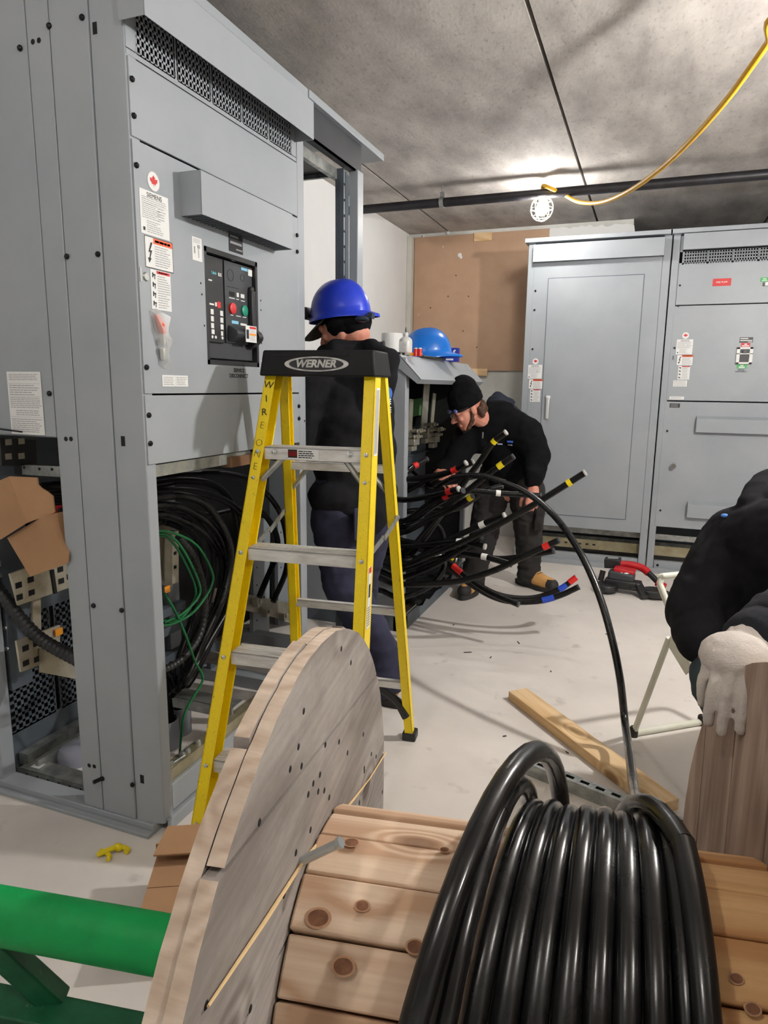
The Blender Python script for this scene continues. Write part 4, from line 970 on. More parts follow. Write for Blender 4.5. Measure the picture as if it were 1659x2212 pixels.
m = MB(); m.box((.618,YC-.02,1.926),(.668,YC-.006,1.949)); m.build('toggle_plate', WHITE, B2, bevel=.004); MB().box((.638,YC-.026,1.930),(.656,YC-.02,1.945)).box((.606,YC-.012,1.926),(.617,YC-.006,1.949)).build('toggle', BLKPL, B2)
# moulded-case breaker
m = MB(); X0, X1, Z0, Z1 = .497, .592, 1.445, 1.552
for a, b in (((X0,Z0),(X0+.02,Z1)),((X1-.02,Z0),(X1,Z1)),((X0,Z0),(X1,Z0+.012)),((X0,Z1-.014),(X1,Z1)),((X0,Z1-.046),(X1,Z1-.038))): m.box((a[0],YC-.022,a[1]),(b[0],YC-.006,b[1]))
bk = m.build('circuit_breaker', WHITE, B2, 'breaker with a white bezel', bevel=.002); MB().box((X0+.01,YC-.016,Z0+.006),(X1-.01,YC-.006,Z1-.01)).build('breaker_face', BLKPL, bk); MB().box((X0+.036,YC-.034,Z1-.037),(X1-.036,YC-.014,Z1-.022)).build('toggle', CHAR, bk)
sticker('off_label', BMx(.52,1.553,.0064), .052,.025, [(.35,.55,.65,.8,0),(.1,.15,.9,.4,0)], B2, base=3); sticker('on_label', BMx(.508,1.418,.0064), .058,.025, [(.35,.6,.65,.85,0),(.2,.15,.8,.45,0)], B2, base=7)
sticker('name_plate', BMx(.508,1.580,.0064), .077,.034, [(.05,.68,.65,.84,0),(.05,.32,.95,.48,0),(.65,.08,.95,.18,0)], B2, base=9)
text_mesh('SERVICE\nDISCONNECT', .0105, frame((.535, YC-.0066, 1.402), (1,0,0), (0,0,1)), INK, 'service_lettering', B2, .0002, .0003)
q = on(1454, 1006, 1, YC); m = MB(); m.lathe([(.022,0),(.022,.006),(.016,.012),(.014,.03),(.017,.034),(.017,.04)], (q.x, YC-.006, q.z), (0,-1,0), 16); m.build('door_knob', CHROME, B2)
m = MB(); m.box((.118,YC-.012,1.475),(.124,YC-.006,1.5)); m.build('hasp', GREYD, B2)
# ------------------------------------------------------------------ step ladder
LX, LY, LA, SF, W0, W1, LH, SR, WR0, WR1, ZB, SP = -.911, 1.851, .114, .455, .225, .149, 1.392, .251, .218, .153, -.056, .285
EX = V((math.cos(LA), math.sin(LA), 0)); EY = V((-math.sin(LA), math.cos(LA), 0))
def LF(s, z, dy=0, dx=0): return V((LX, LY, z))+EX*(s*(W0+(W1-W0)*z/LH)+dx)+EY*(dy-SF*(1-z/LH))
def LR(s, z, dy=0, dx=0): return V((LX, LY, z))+EX*(s*(WR0+(WR1-WR0)*z/LH)+dx)+EY*(dy+SR*(1-z/LH)+.06)
LAD = thing('step_ladder', 'yellow five foot fibreglass step ladder with a black top cap', 'ladder', (LX, LY, 0), LA)
def channel(m, fn, s, z0, z1, dep, fl, t_=.004):
    a0, a1 = fn(s, z0), fn(s, z1)
    for (x0, x1, y0, y1) in ((-fl*.5, fl*.5, 0, t_), (-fl*.5, fl*.5, dep-t_, dep), (fl*.5-t_, fl*.5, 0, dep)):
        base = []; 
        for p, sgn in ((a0, 0), (a1, 1)):
            base.append([p+EX*(s*x)+EY*y for x, y in ((x0,y0),(x1,y0),(x1,y1),(x0,y1))])
        vs = base[0]+base[1]; m.add(vs, [(0,1,2,3),(7,6,5,4)]+[(i,(i+4),(i+1)%4+4,(i+1)%4) for i in range(4)])
for s in (-1, 1):
    m = MB(); channel(m, LF, s, .0, 1.315, .062, .034); m.build('front_rail', YEL, LAD, bevel=.001)
    m = MB(); channel(m, LR, s, .025, 1.315, .034, .030); m.build('rear_rail', YEL, LAD, bevel=.001)
    m = MB(); p = LR(s, 0); m.bar(p+EY*(-.008)+V((0,0,.016)), p+EY*.045+V((0,0,.016)), .05, .032); m.build('rear_foot', BLKPL, LAD, bevel=.005)
    m = MB(); P = [LR(s,.10,.0,-s*.004), LR(s,.16,.01,-s*.04), LR(s,.22,.012,-s*.12), LR(s,.26,.012,-s*.17)]
    m.tube(crom(P,5), [.016]*len(crom(P,5)), 8); m.build('corner_brace', BLKPL, LAD)
for k in range(1, 5):
    z = ZB+SP*k+.012; a = LF(-1, z, .006, .016); b = LF(1, z, .006, -.016); h = .036; dpt = .07
    m = MB(); u = V((0,0,1))
    m.prism([a, a+EY*dpt, a+EY*dpt-u*.004, a-u*.004], b-a); m.prism([a, a+EY*.003, a+EY*.003-u*h, a-u*h], b-a); m.prism([a+EY*(dpt-.003), a+EY*dpt, a+EY*dpt-u*h, a+EY*(dpt-.003)-u*h], b-a)
    for j in range(6): q = a+EY*(.006+.0115*j); m.prism([q, q+EY*.005, q+EY*.005+u*.002, q+u*.002], b-a)
    st = m.build('step', ALU, LAD, bevel=.0006)
    if k == 4:
        f = frame(a+EX*.075+V((0,0,-.033))-EY*.0006, EX, (0,0,1))
        sticker('step_label', f, .095, .03, [(0.0,.15,.30,.95,1),(.02,.3,.28,.8,3)]+lines(.34,.95,.1,.9,4,1,.3,random.Random(2),.5), LAD)
m = MB()
for s in (-1, 1):
    for k in range(1, 5): p = LF(s, ZB+SP*k, -.0005); m.lathe([(.007,0),(.0065,.003),(.003,.0045)], p, -EY, 12)
    for z in (ZB+SP*4-.075, .08): p = LF(s, z, -.0005); m.lathe([(.006,0),(.0055,.003),(.003,.004)], p, -EY, 12)
a = LF(-1, ZB+SP*4, .004, .05); b = LF(1, ZB+SP*4, .004, -.05)
for p in (a, b): m.lathe([(.008,0),(.0075,.003),(.003,.0045)], p, -EY, 12)
loose(m.build('rivet', CHROME, LAD), 'rivet')
m = MB()
for s in (-1, 1):
    m.tube([LF(s, ZB+SP*4-.02, .03, -s*.07), LF(s, ZB+SP*4-.085, .03, -s*.014)], .0085, 8)
    m.tube([LR(s, 1.02, .015, -s*.075), LR(s, .94, .015, -s*.012)], .0085, 8)
loose(m.build('knee_brace', GALV, LAD), 'knee_brace')
for z in (1.03, .53, .24):
    a = LR(-1, z, .004, .012); b = LR(1, z, .004, -.012); m = MB(); m.prism([a, a+EY*.024, a+EY*.024-V((0,0,.003)), a-V((0,0,.003))], b-a); m.prism([a, a+EY*.003, a+EY*.003-V((0,0,.026)), a-V((0,0,.026))], b-a); m.build('rear_bar', ALU, LAD, bevel=.0006)
for s in (-1, 1):
    a = LF(s, .80, .05, s*.005 if s > 0 else .012); b = LR(s, .86, .0, s*.018); mid = a.lerp(b,.5)+V((0,0,-.006))
    m = MB(); m.bar(a, mid, .003, .018, (0,0,1)); m.bar(mid+EX*.004, b+EX*.004, .003, .018, (0,0,1))
    for p in (a, mid, b): m.lathe([(.007,-.006),(.007,.008)], p, EX, 10)
    m.build('spreader', GALV, LAD)
# top cap with logo
zc0, zc1 = 1.302, 1.376
yc0 = -.028-SF*(1-zc0/LH); yc1 = .095+SR*(1-zc0/LH)
def LP(x, y, z): return V((LX, LY, z))+EX*x+EY*y
m = MB()
bot = [LP(x, y, zc0) for x, y in ((-.176,yc0),(.176,yc0),(.183,yc0+.03),(.183,yc1),(-.183,yc1),(-.183,yc0+.03))]
tp = [LP(x, y, zc1) for x, y in ((-.168,yc0+.012),(.168,yc0+.012),(.174,yc0+.036),(.174,yc1-.01),(-.174,yc1-.01),(-.174,yc0+.036))]
m.add(bot+tp, [(5,4,3,2,1,0),(6,7,8,9,10,11)]+[(i,(i+1)%6,(i+1)%6+6,i+6) for i in range(6)])
cap = m.build('top_cap', pm('scuffed_black_plastic', (.007,.007,.008), (.013,.013,.014), .58, 0, 9, 6, c3=srgb(150,148,144), scale3=14, lo3=.74, hi3=.80, spec=.22), LAD, 'black plastic top cap', bevel=.005)
yu = (tp[0]-bot[0]); yu = (yu-EX*yu.dot(EX)).normalized()
def CM(x, h, d): return frame(bot[0].lerp(bot[1],.5)+EX*x+yu*h - EX.cross(yu)*(-d), EX, yu)
def disc(name, rx, ry, d, mat):
    M = CM(0, .0345, d); m = MB(); n = 48
    m.prism([M @ V((rx*math.cos(2*PI*k/n), ry*math.sin(2*PI*k/n), 0)) for k in range(n)], M.to_3x3() @ V((0,0,.0006))); return m.build(name, mat, cap)
LOGO = pm('logo_white', srgb(205,204,200), srgb(160,158,154), .6, 0, 40, 4)
disc('logo_rim', .098, .0215, .0010, LOGO); disc('logo_field', .083, .0178, .0017, BLKPL)
Ms = CM(0, .0345, .0024) @ Matrix(((1,.22,0,0),(0,1,0,0),(0,0,1,0),(0,0,0,1)))
text_mesh('WERNER', .0300, Ms, LOGO, 'logo_lettering', cap, .0004, .0012, sx=1.02)
m = MB()
for x in (-.105, .062):
    M = CM(x, .061, .0008); m.prism([M @ V((a*.032, b*.0032, 0)) for a, b in ((-1,-1),(1,-1),(1,1),(-1,1))], M.to_3x3() @ V((0,0,.0006)))
m.build('cap_slots', BLACKM, cap)
# marker lettering down the left rail, stickers on the right rail
tn = (LF(-1,1.2)-LF(-1,.6)).normalized()
for i, (ch, z) in enumerate((('W',1.275),('I',1.235),('R',1.196),('E',1.158),('O',1.107),('N',1.075),('E',1.04))):
    M = frame(LF(-1, z, -.0008), EX, (tn-EX*tn.dot(EX)).normalized()); text_mesh(ch, .030, M @ Matrix.Rotation(R((-8,10,6,-6,4,-10,-4)[i]), 4, 'Z'), INK if i < 3 else BEARD, 'marker_lettering', LAD, .0003, -.0008 if i > 2 else 0)
web = lambda z, y: LF(1, z, y, .0175)
def rail_sticker(z0, z1, y0, y1, rects, base=0):
    M = frame(web(z0, y0), EY, (web(z1,y0)-web(z0,y0)).normalized()); sticker('rail_label', M, y1-y0, (web(z1,y0)-web(z0,y0)).length, rects, LAD, base)
rr = random.Random(4)
rail_sticker(1.08, 1.27, .012, .050, [(.08+.12*k, .03, .13+.12*k, .97, 2) for k in range(7)])
rail_sticker(.62, .78, .012, .040, [(.1,.9,.9,1,3)]+[(.1,.04*k+.05,.9,.04*k+.065,1) for k in range(8)]+[(.2,.5,.8,.72,1)])
rail_sticker(.34, .48, .012, .034, [(.1,.05*k+.05,.9,.05*k+.075,1) for k in range(12)]); rail_sticker(.10, .32, .018, .04, [(.3,.03*k+.05,.7,.03*k+.06,2) for k in range(28)], 0)

# ------------------------------------------------------------------ wooden cable reel in front
RC = V((-.352, .694, .512)); lo = R(10); AX = V((math.cos(lo), math.sin(lo), 0)); E1 = V((-math.sin(lo), math.cos(lo), 0)); EZ = V((0,0,1))
RR, RD = .452, .205
REEL = thing('cable_reel', 'wooden cable reel in the foreground with weathered plank flanges', 'reel', tuple(RC+V((0,0,-RR))), lo)
def clip(poly, n, d):
    out = []
    for i in range(len(poly)):
        a, b = poly[i], poly[(i+1) % len(poly)]
        da, db = a[0]*n[0]+a[1]*n[1]-d, b[0]*n[0]+b[1]*n[1]-d
        if da <= 0: out.append(a)
        if (da < 0) != (db < 0) and abs(da-db) > 1e-12: t = da/(da-db); out.append((a[0]+(b[0]-a[0])*t, a[1]+(b[1]-a[1])*t))
    return out
def flange(w0, w1, angs, mats, name, label, hole=.04, cuts=None, seed=1):
    """two crossed layers of boards cut to a circle; coordinates (along E1, up) in the flange plane"""
    rg = random.Random(seed); m = MB(); jf = []
    lay = [(w0, (w0+w1)/2-.0006), ((w0+w1)/2+.0006, w1)]
    for li, (wa, wb) in enumerate(lay):
        an = angs[li]; nx, ny = -math.sin(an), math.cos(an)
        cs = cuts[li]
        for ci, (c0, c1) in enumerate(zip(cs[:-1], cs[1:])):
            rad = RR*(1+(.005 if (ci+li) % 2 else -.004))
            poly = [(rad*math.cos(2*PI*k/120)*(1+rg.uniform(-.003,.003)), rad*math.sin(2*PI*k/120)*(1+rg.uniform(-.003,.003))) for k in range(120)]
            poly = clip(poly, (nx, ny), c1-.0026); poly = clip(poly, (-nx, -ny), -(c0+.0026))
            if len(poly) < 3: continue
            base = [RC+AX*wa+E1*x+EZ*y for x, y in poly]; b = len(m.f)
            m.prism(base, AX*(wb-wa), 1)
            m.m[b] = 0; m.m[b+1] = 0
            # sides along a joint keep the weathered face wood
            for i_ in range(0):   # a joint keep the weathered face wood, only the rim is freshly sawn
                p_, q_ = poly[i_], poly[(i_+1) % len(poly)]
                if abs((q_[0]-p_[0])*nx+(q_[1]-p_[1])*ny) < 1e-6: jf.append((b, p_, q_))
            for f_i in range(b+2, len(m.f)):
                e_ = [m.v[i_] for i_ in m.f[f_i]]; d_ = (e_[1]-e_[0]) if abs((e_[1]-e_[0]).dot(AX)) < 1e-5 else (e_[2]-e_[1])
                if abs(d_.dot(E1*nx+EZ*ny)) < 1e-4 and d_.length > .06: m.m[f_i] = 0
    return m.build(name, mats, REEL, label, bevel=.0015, ang=35)
A9 = R(-9)
c_in = [-.6,-.36,-.20,-.035,.135,.312,.6]; c_out = [-.6,-.30,-.12,.06,.24,.6]
fl = flange(-.034, 0, (R(80), A9), [WOODF, WOODE], 'flange', 'weathered grey plank flange', cuts=(c_out, c_in), seed=2)
fr = flange(.552, .602, (R(86), R(-4)), [WOODR, WOODE], 'flange', 'brown plank flange', cuts=([-.6,-.36,-.22,-.08,.06,.19,.33,.6], c_out), seed=5)
m = MB(); rg = random.Random(11)   # nail heads on the left flange
for k in range(70):
    r_, a = RR*math.sqrt(rg.uniform(.25,.93)), rg.uniform(0, 2*PI)
    x, y = r_*math.cos(a), r_*math.sin(a); p = RC+E1*x+EZ*y
    M = Matrix((E1, EZ, AX)).transposed()
    m.lathe([(.0042,0),(.0035,.0006)], p, AX, 8)
m.build('nail_heads', BLACKM, fl)
# drum of stout planks
m = MB(); n = 20
for k in range(n):
    a0 = 2*PI*(k+.94)/n; a1 = 2*PI*(k+1.94)/n; g = .0016
    rr_ = RD*(1+.012*((k*7) % 3-1))
    p0 = E1*math.cos(a0)*rr_+EZ*math.sin(a0)*rr_; p1 = E1*math.cos(a1)*rr_+EZ*math.sin(a1)*rr_
    d = (p1-p0).normalized(); p0 = p0+d*g; p1 = p1-d*g; i0 = p0*.82; i1 = p1*.82
    mid = (p0+p1)/2*1.010; mids = [p0.lerp(mid,.5)*1.003, mid, p1.lerp(mid,.5)*1.003]
    m.prism([RC+AX*.002+q for q in (p0, *mids, p1, i1, i0)], AX*.548)
drum = m.build('drum', WOODB, REEL, 'knotty plank drum', bevel=.003, ang=30)
def drum_hit(px, py, r=RD*1.012):
    d = ray(px, py); o_ = CAM-RC; d2 = d-AX*d.dot(AX); o2 = o_-AX*o_.dot(AX)
    A_, B_, C_ = d2.dot(d2), 2*d2.dot(o2), o2.dot(o2)-r*r; D_ = B_*B_-4*A_*C_
    if D_ < 0: return None
    q = CAM+d*((-B_-math.sqrt(D_))/(2*A_)); n_ = (q-RC); n_ = (n_-AX*n_.dot(AX)).normalized(); return q, n_
m = MB()
for (px, py, r_) in ((688,1984,.018),(783,1958,.011),(897,2046,.013),(760,1822,.013),(742,2088,.016),(1590,2115,.009),(1625,2180,.010),(960,1838,.008)):
    h_ = drum_hit(px, py)
    if not h_: continue
    q, n_ = h_; x_ = AX; y_ = n_.cross(AX)
    r_ *= .8
    for s_, mi, d_ in ((.78,0,.0006),(.60,1,.0012)):
        m.add([q+n_*(d_+.0010)+x_*(r_*s_*1.35*math.cos(2*PI*k/18))+y_*(r_*s_*math.sin(2*PI*k/18)*(1+.05*math.sin(2*PI*k/9))) for k in range(18)]+[q+n_*(d_+.0014)], [(k,(k+1)%18,18) for k in range(18)], mi)
loose(m.build('knot', [pm('knot_ring', srgb(198,156,122), srgb(180,136,104), .8, 0, 60), pm('knot_heart', srgb(142,98,70), srgb(110,72,50), .8, 0, 80)], drum), 'knot')
MB().ring(RC+AX*.001, RC+AX*.55, .15, .042, 24).build('drum_core', BEARD, REEL)
q = RC+AX*.052+E1*(.082)+EZ*(.200); a = RC+AX*.003+E1*(-.03)+EZ*(.216)
a = RC+AX*.001+E1*(-.070)+EZ*(.218); b = RC+AX*.046+E1*(-.070)+EZ*(.248)
m = MB(); m.cyl(a, b, .0055, seg=10); m.lathe([(.007,0),(.007,.005)], b, (b-a), 6); m.build('through_bolt', pm('bright_bolt', srgb(206,214,216), None, .3, .7), REEL)
P = [(.446,.066),(.30,.10),(.186,.135),(.06,.176)]; m = MB(); m.tube([RC+AX*.004+E1*x+EZ*y for x, y in P], [.0016,.0012,.0018,.0014], 6)
P = [(.0,.196),(-.066,.217),(-.19,.243),(-.315,.273)]; m.tube([RC+AX*.004+E1*x+EZ*y for x, y in P], [.0018,.0020,.0024,.0014], 6); m.build('splinter', STRAW, REEL)

# heavy black cable wound on the drum and paid out behind it
def coilpt(w, th, r, sag): return RC+AX*w+E1*(math.sin(th)*r)+EZ*(math.cos(th)*r-sag)
m = MB(); cr_ = .0138
N = 44
def wind(turns, wf, rf, sag, t0=0):
    P = []
    for i in range(int(turns*N)+1):
        t = t0+i/N; th = -2*PI*t; P.append(coilpt(wf(t, th), th, rf(t, th), sag))
    m.tube(P, cr_, 12)
wind(7.45, lambda t, th: .247+.0252*t+(.055-.0045*t)*math.sin(th), lambda t, th: .2325+.002*math.sin(2.3*t), 0, -.25)
wind(1.0, lambda t, th: .224+.055*math.sin(th), lambda t, th: .262-.018*(1-math.cos(th))*.5, -.002)      # second, looser loop
wind(1.05, lambda t, th: .232+.095*math.sin(th), lambda t, th: .300-.05*(1-math.cos(th))*.5, -.012, .0)    # loose outer loop at the left
wind(1.0, lambda t, th: .432+.016*min(0, math.sin(th))-.035*max(0, math.sin(th)), lambda t, th: .252, -.004)          # loop crossing over at the right
LEAD = [dp(1374,1768,1.25), dp(1371,1740,1.9), dp(1362,1660,2.28), dp(1350,1560,2.32), dp(1340,1470,2.34), dp(1322,1380,2.38), dp(1296,1290,2.44), dp(1262,1210,2.52), dp(1222,1145,2.62), dp(1185,1102,2.74), dp(1140,1066,2.90), dp(1090,1043,3.05), dp(1040,1028,3.2), dp(985,1030,3.35), dp(930,1050,3.5), V((-1.30,3.72,.80)), V((-1.5,3.9,.5))]
LEAD = [coilpt(.405, .55, .236, 0), coilpt(.412, 1.0, .250, 0), dp(1379,1768,1.28), dp(1375,1742,1.50), dp(1368,1695,1.75), dp(1360,1630,2.02)]+LEAD[3:]
m.tube(crom(LEAD, 8), .0132, 12)
tag(m.build('power_cable', CABLE), 'thick black cable coiled on the wooden reel and running up into the cabinet', 'cable')

# green reel stand with its axle
ST = thing('reel_stand', 'green steel stand whose round axle passes through the wooden reel', 'stand', (-.8, .6, 0), lo)
MB().cyl(RC-AX*1.05, RC+AX*.80, .038, seg=32).build('axle', GREENP, ST)
def stand_side(w0):
    c = RC+AX*w0; m = MB()
    f1, f2 = c+E1*.36, c-E1*.30
    f1 = V((f1.x, f1.y, .026)); f2 = V((f2.x, f2.y, .026))
    topp = V((c.x, c.y, RC.z-.03))
    m.bar(f2, f1, .06, .05); m.bar(f1, topp, .05, .05, AX); m.bar(f2, topp, .05, .05, AX); m.build('side_frame', GREEND, ST, bevel=.004)
    MB().ring(c-AX*.04, c+AX*.04, .05, .0395, 24).build('axle_saddle', GREEND, ST)
stand_side(.74); stand_side(-.92)
m = MB()
A = dp(-60,1995,.98); B_ = dp(128,2165,1.02); m.bar(A, B_, .032, .032, (0,0,1)); m.build('diagonal_brace', GREEND, ST, bevel=.003)
m = MB(); a = dp(-60,2148,1.02); b = a+AX*.42; d = (b-a).normalized(); nrm = V((-d.y, d.x, 0))
m.bar(a, b, .050, .005, EZ); m.bar(a-V((0,0,.035)), b-V((0,0,.035)), .005, .07, EZ); m.bar(a-V((0,0,.07)), b-V((0,0,.07)), .050, .005, EZ)
for t in (.36,.56,.78): p = a.lerp(b, t); m.bar(p-nrm*.02-V((0,0,.035)), p-nrm*.15-V((0,0,.045)), .005, .07, EZ)
m.bar(a-nrm*.15-V((0,0,.045)), b-nrm*.15-V((0,0,.045)), .005, .09, EZ); m.build('base_beam', GREEND, ST, bevel=.002)
m = MB(); p = RC+AX*(-.90); m.bar(V((p.x,p.y,RC.z-.05)), V((p.x,p.y,.03)), .05, .05, AX); m.build('upright', GREEND, ST, bevel=.003)
# ------------------------------------------------------------------ figures
def blob(mb, name, mats, parent, voxel=.006, smooth=6, folds=0, fscale=.09, label=None, seed=0, cut=None, split=None):
    """fuse overlapping limbs into one continuous surface, then smooth and add cloth folds"""
    me = bpy.data.meshes.new(name); me.from_pydata([tuple(p) for p in mb.v], [], mb.f)
    o = bpy.data.objects.new(name, me); COL.objects.link(o)
    rm = o.modifiers.new('r', 'REMESH'); rm.mode = 'VOXEL'; rm.voxel_size = voxel; rm.adaptivity = 0
    sm = o.modifiers.new('s', 'SMOOTH'); sm.factor = .5; sm.iterations = smooth
    dg = bpy.context.evaluated_depsgraph_get()
    me2 = bpy.data.meshes.new_from_object(o.evaluated_get(dg)); o.modifiers.clear(); o.data = me2; bpy.data.meshes.remove(me)
    me2.name = name; me2.materials.clear()
    for m_ in (mats if isinstance(mats, (list, tuple)) else [mats]): me2.materials.append(m_)
    bm = bmesh.new(); bm.from_mesh(me2)
    if folds:
        bm.normal_update()
        off = V((seed*3.1, seed*1.7, seed*.9)); mv = []
        for v in bm.verts:
            p = v.co/fscale+off
            n1 = noise.noise(V((p.x, p.y, p.z*1.7))); n2 = noise.noise(p*2.3)
            mv.append(v.co+v.normal*folds*((1-abs(n1)*2.2)*.8+n2*.45))
        for v, c in zip(bm.verts, mv): v.co = c
    if cut:
        for (co, no) in cut:
            g = bm.verts[:]+bm.edges[:]+bm.faces[:]
            bmesh.ops.bisect_plane(bm, geom=g, plane_co=co, plane_no=no, clear_outer=True)
    for f in bm.faces:
        f.smooth = True
        if split: f.material_index = split(f.calc_center_median())
    bm.to_mesh(me2); bm.free()
    par(o, parent)
    if label: o['label'] = label
    return o
def chain(m, pts, seg=14):
    for (a, ra), (b, rb) in zip(pts[:-1], pts[1:]): m.cone(a, ra, b, rb, seg=seg)
def hand(m, wrist, fwd, palm_n, side, s=1.0, curl=(.5,.6,.5), spread=.10, thumb=(.6,.5), each=None):
    """palm, four jointed fingers and a thumb; fwd = towards the knuckles, palm_n = out of the palm, side = thumb side"""
    w_ = V(wrist); f = V(fwd).normalized(); n = V(palm_n); n = (n-f*n.dot(f)).normalized(); t = f.cross(n).normalized()
    if t.dot(V(side)) < 0: t = -t
    def P(x, y, z): return w_+f*(x*s)+t*(y*s)+n*(z*s)
    for y, r_ in ((.026,.015),(.009,.0155),(-.009,.015),(-.026,.0135)): m.cone(P(-.012,y*.55,0), .019*s, P(.078-.004*abs(y/.026),y,0), r_*s, seg=10)
    m.cone(P(-.03,0,0), .026*s, P(.02,0,0), .022*s, seg=12)
    lens = ((.040,.026,.020),(.045,.029,.021),(.041,.027,.020),(.032,.021,.018))
    for k, y in enumerate((.028,.0095,-.009,-.027)):
        c = each[k] if each else curl; a = 0; p = P(.080-(.004 if k in (0,) else .010 if k == 3 else 0), y, 0); yy = spread*(1.5-k)
        rad = (.0098,.0098,.0094,.0084)[k]
        for j in range(3):
            a += c[j]; d = f*math.cos(a)+n*math.sin(a)+t*yy*math.cos(a)*.6
            q = p+d.normalized()*lens[k][j]*s; m.cone(p, rad*s*(1-.07*j), q, rad*s*(.93-.09*j), seg=9); p = q
    p = P(.008,.024,.006); d1 = (f*.55+t*.75+n*thumb[0]).normalized(); d2 = (f*.85+t*.25+n*thumb[1]).normalized(); d3 = (f*.9-t*.05+n*thumb[1]*1.2).normalized()
    q = p+d1*.042*s; m.cone(p, .016*s, q, .0125*s, seg=10); p = q; q = p+d2*.033*s; m.cone(p, .012*s, q, .0108*s, seg=10); p = q; q = p+d3*.026*s; m.cone(p, .0105*s, q, .0088*s, seg=10)
def head(m, c, fwd, up, s=1.0, beard=False):
    """skull, brow, nose, lips, chin, ears and neck root around head centre c"""
    f = V(fwd).normalized(); u = V(up); u = (u-f*u.dot(f)).normalized(); r_ = f.cross(u)
    M = Matrix((r_, f, u)).transposed(); c = V(c)
    P = lambda x, y, z: c+M @ V((x*s, y*s, z*s))
    m.ell(P(0,-.012,.035), (.076*s,.094*s,.085*s), M, 20, 14); m.ell(P(0,.022,-.03), (.062*s,.068*s,.082*s), M, 20, 14)
    m.ell(P(0,.050,-.092), (.036*s,.034*s,.026*s), M)                                  # chin
    for x in (-1, 1): m.cone(P(x*.052,-.005,-.05), .022*s, P(x*.022,.055,-.095), .020*s)   # jaw line
    m.cone(P(-.036,.076,.012), .011*s, P(.036,.076,.012), .011*s)                     # brow
    m.cone(P(0,.084,.002), .0085*s, P(0,.108,-.036), .0125*s)                           # nose
    for x in (-1, 1): m.ell(P(x*.011,.096,-.040), .0085*s); m.ell(P(x*.034,.070,-.030), (.022*s,.016*s,.018*s), M); m.ell(P(x*.031,.074,-.004), (.013*s,.010*s,.008*s), M)
    m.cone(P(-.018,.081,-.064), .0065*s, P(.018,.081,-.064), .0065*s); m.cone(P(-.016,.080,-.073), .007*s, P(.016,.080,-.073), .007*s)
    for x in (-1, 1): m.ell(P(x*.077,-.012,-.01), (.011*s,.019*s,.031*s), M)
    return P, M
# ---- person in the black beanie, bending to the left and holding two cables
def W(px, py, Y): return on(px, py, 1, Y)
T2 = thing('person', 'person in a black beanie bending over the cable ends in front of the low cabinet', 'person', (-.80, 4.17, 0), 0, 'people at work')
pel = V((-.78, 4.22, .70)); hipL, hipR = V((-.67, 4.20, .68)), V((-.885, 4.22, .69))
knL, anL = V((-.655, 4.26, .385)), V((-.655, 4.36, .085)); knR, anR = V((-.905, 4.10, .37)), V((-.955, 4.10, .085))
sh = V((-.84, 4.10, 1.075)); shL, shR = V((-.685, 4.06, 1.035)), V((-1.00, 4.05, .99)); nk = V((-.905, 4.02, 1.085))
elL, wrL = W(1158,985,4.0), W(1152,1054,3.88); elR, wrR = V((-1.085, 3.90, .80)), V((-1.105, 3.76, .79))
hc = V((-1.00, 3.93, 1.155)); hf, hu = V((-.80,-.55,-.50)), V((-.32,-.30,1.0))
m = MB(); P2, M2 = head(m, hc, hf, hu, 1.0)
chain(m, [(P2(0,-.03,-.06), .052), (nk, .062), (sh, .10)]); chain(m, [(sh, .12), (V((-.79,4.2,.88)), .12), (pel, .13)])
chain(m, [(sh, .08), (shL, .06), (elL, .045), (wrL, .027)]); chain(m, [(sh, .08), (shR, .06), (elR, .045), (wrR, .027)])
chain(m, [(hipL, .085), (knL, .056), (anL, .036), (anL+V((.08,-.045,-.045)), .024)]); chain(m, [(hipR, .085), (knR, .056), (anR, .036), (anR+V((-.01,-.09,-.045)), .024)])
hand(m, wrL+(wrL-elL).normalized()*.02, V((.02,-.35,-.9)), V((-.2,.9,-.3)), V((-1,-.2,0)), 1.0, each=((1.0,1.1,.7),)*4)
hand(m, wrR, V((.55,-.6,-.25)), V((.5,.3,-.8)), V((-.2,-.3,1)), 1.0, each=((.5,.8,.5),(.6,.8,.5),(.6,.9,.5),(.7,.9,.6)))
blob(m, 'body', [SKIN], T2, .0045, 3)
m = MB()   # fleece
chain(m, [(nk+V((.03,.03,-.03)), .085), (sh, .135), (V((-.79,4.17,.92)), .165), (pel+V((0,-.02,.06)), .160)])
m.ell(sh+V((-.02,0,-.05)), (.20,.14,.12), None); m.ell(V((-.76,4.18,.90)), (.18,.15,.20)); m.ell(pel+V((0,-.01,.06)), (.17,.15,.09))
m.cone(shL+V((-.06,.02,0)), .115, shL+V((.02,0,-.05)), .105); m.cone(shR+V((.06,.02,0)), .11, shR, .09)
chain(m, [(shL+V((.01,0,-.02)), .105), (elL+V((.0,.02,.0)), .080), (wrL+V((-.004,.01,.05)), .056)]); chain(m, [(shR, .09), (elR, .068), (wrR+V((.0,.03,.0)), .046)])
chain(m, [(nk+V((.05,.05,.06)), .05), (nk+V((.14,.06,.02)), .06), (nk+V((.19,.05,-.03)), .05)])
ya_, yb_ = W(1072,858,4.16), W(1142,925,4.10); yd_ = (yb_-ya_).normalized()
def yoke(c):
    v = c-ya_; t_ = v.dot(yd_); return 1 if -.03 < t_ < .26 and (v-yd_*t_).length < .075 and c.z > ya_.z-.02-.9*max(0,t_) else 0
chain(m, [(W(1062,872,4.12), .035), (W(1075,860,4.16), .04), (W(1098,872,4.18), .04)])
jk2 = blob(m, 'fleece_jacket', [HOODIE, pm('slate_fleece', srgb(44,47,58), srgb(36,39,50), .95, 0, 14, 6, bump=.5, bscale=500, spec=.2)], T2, .010, 5, .007, .10, seed=1, split=yoke)
m = MB()
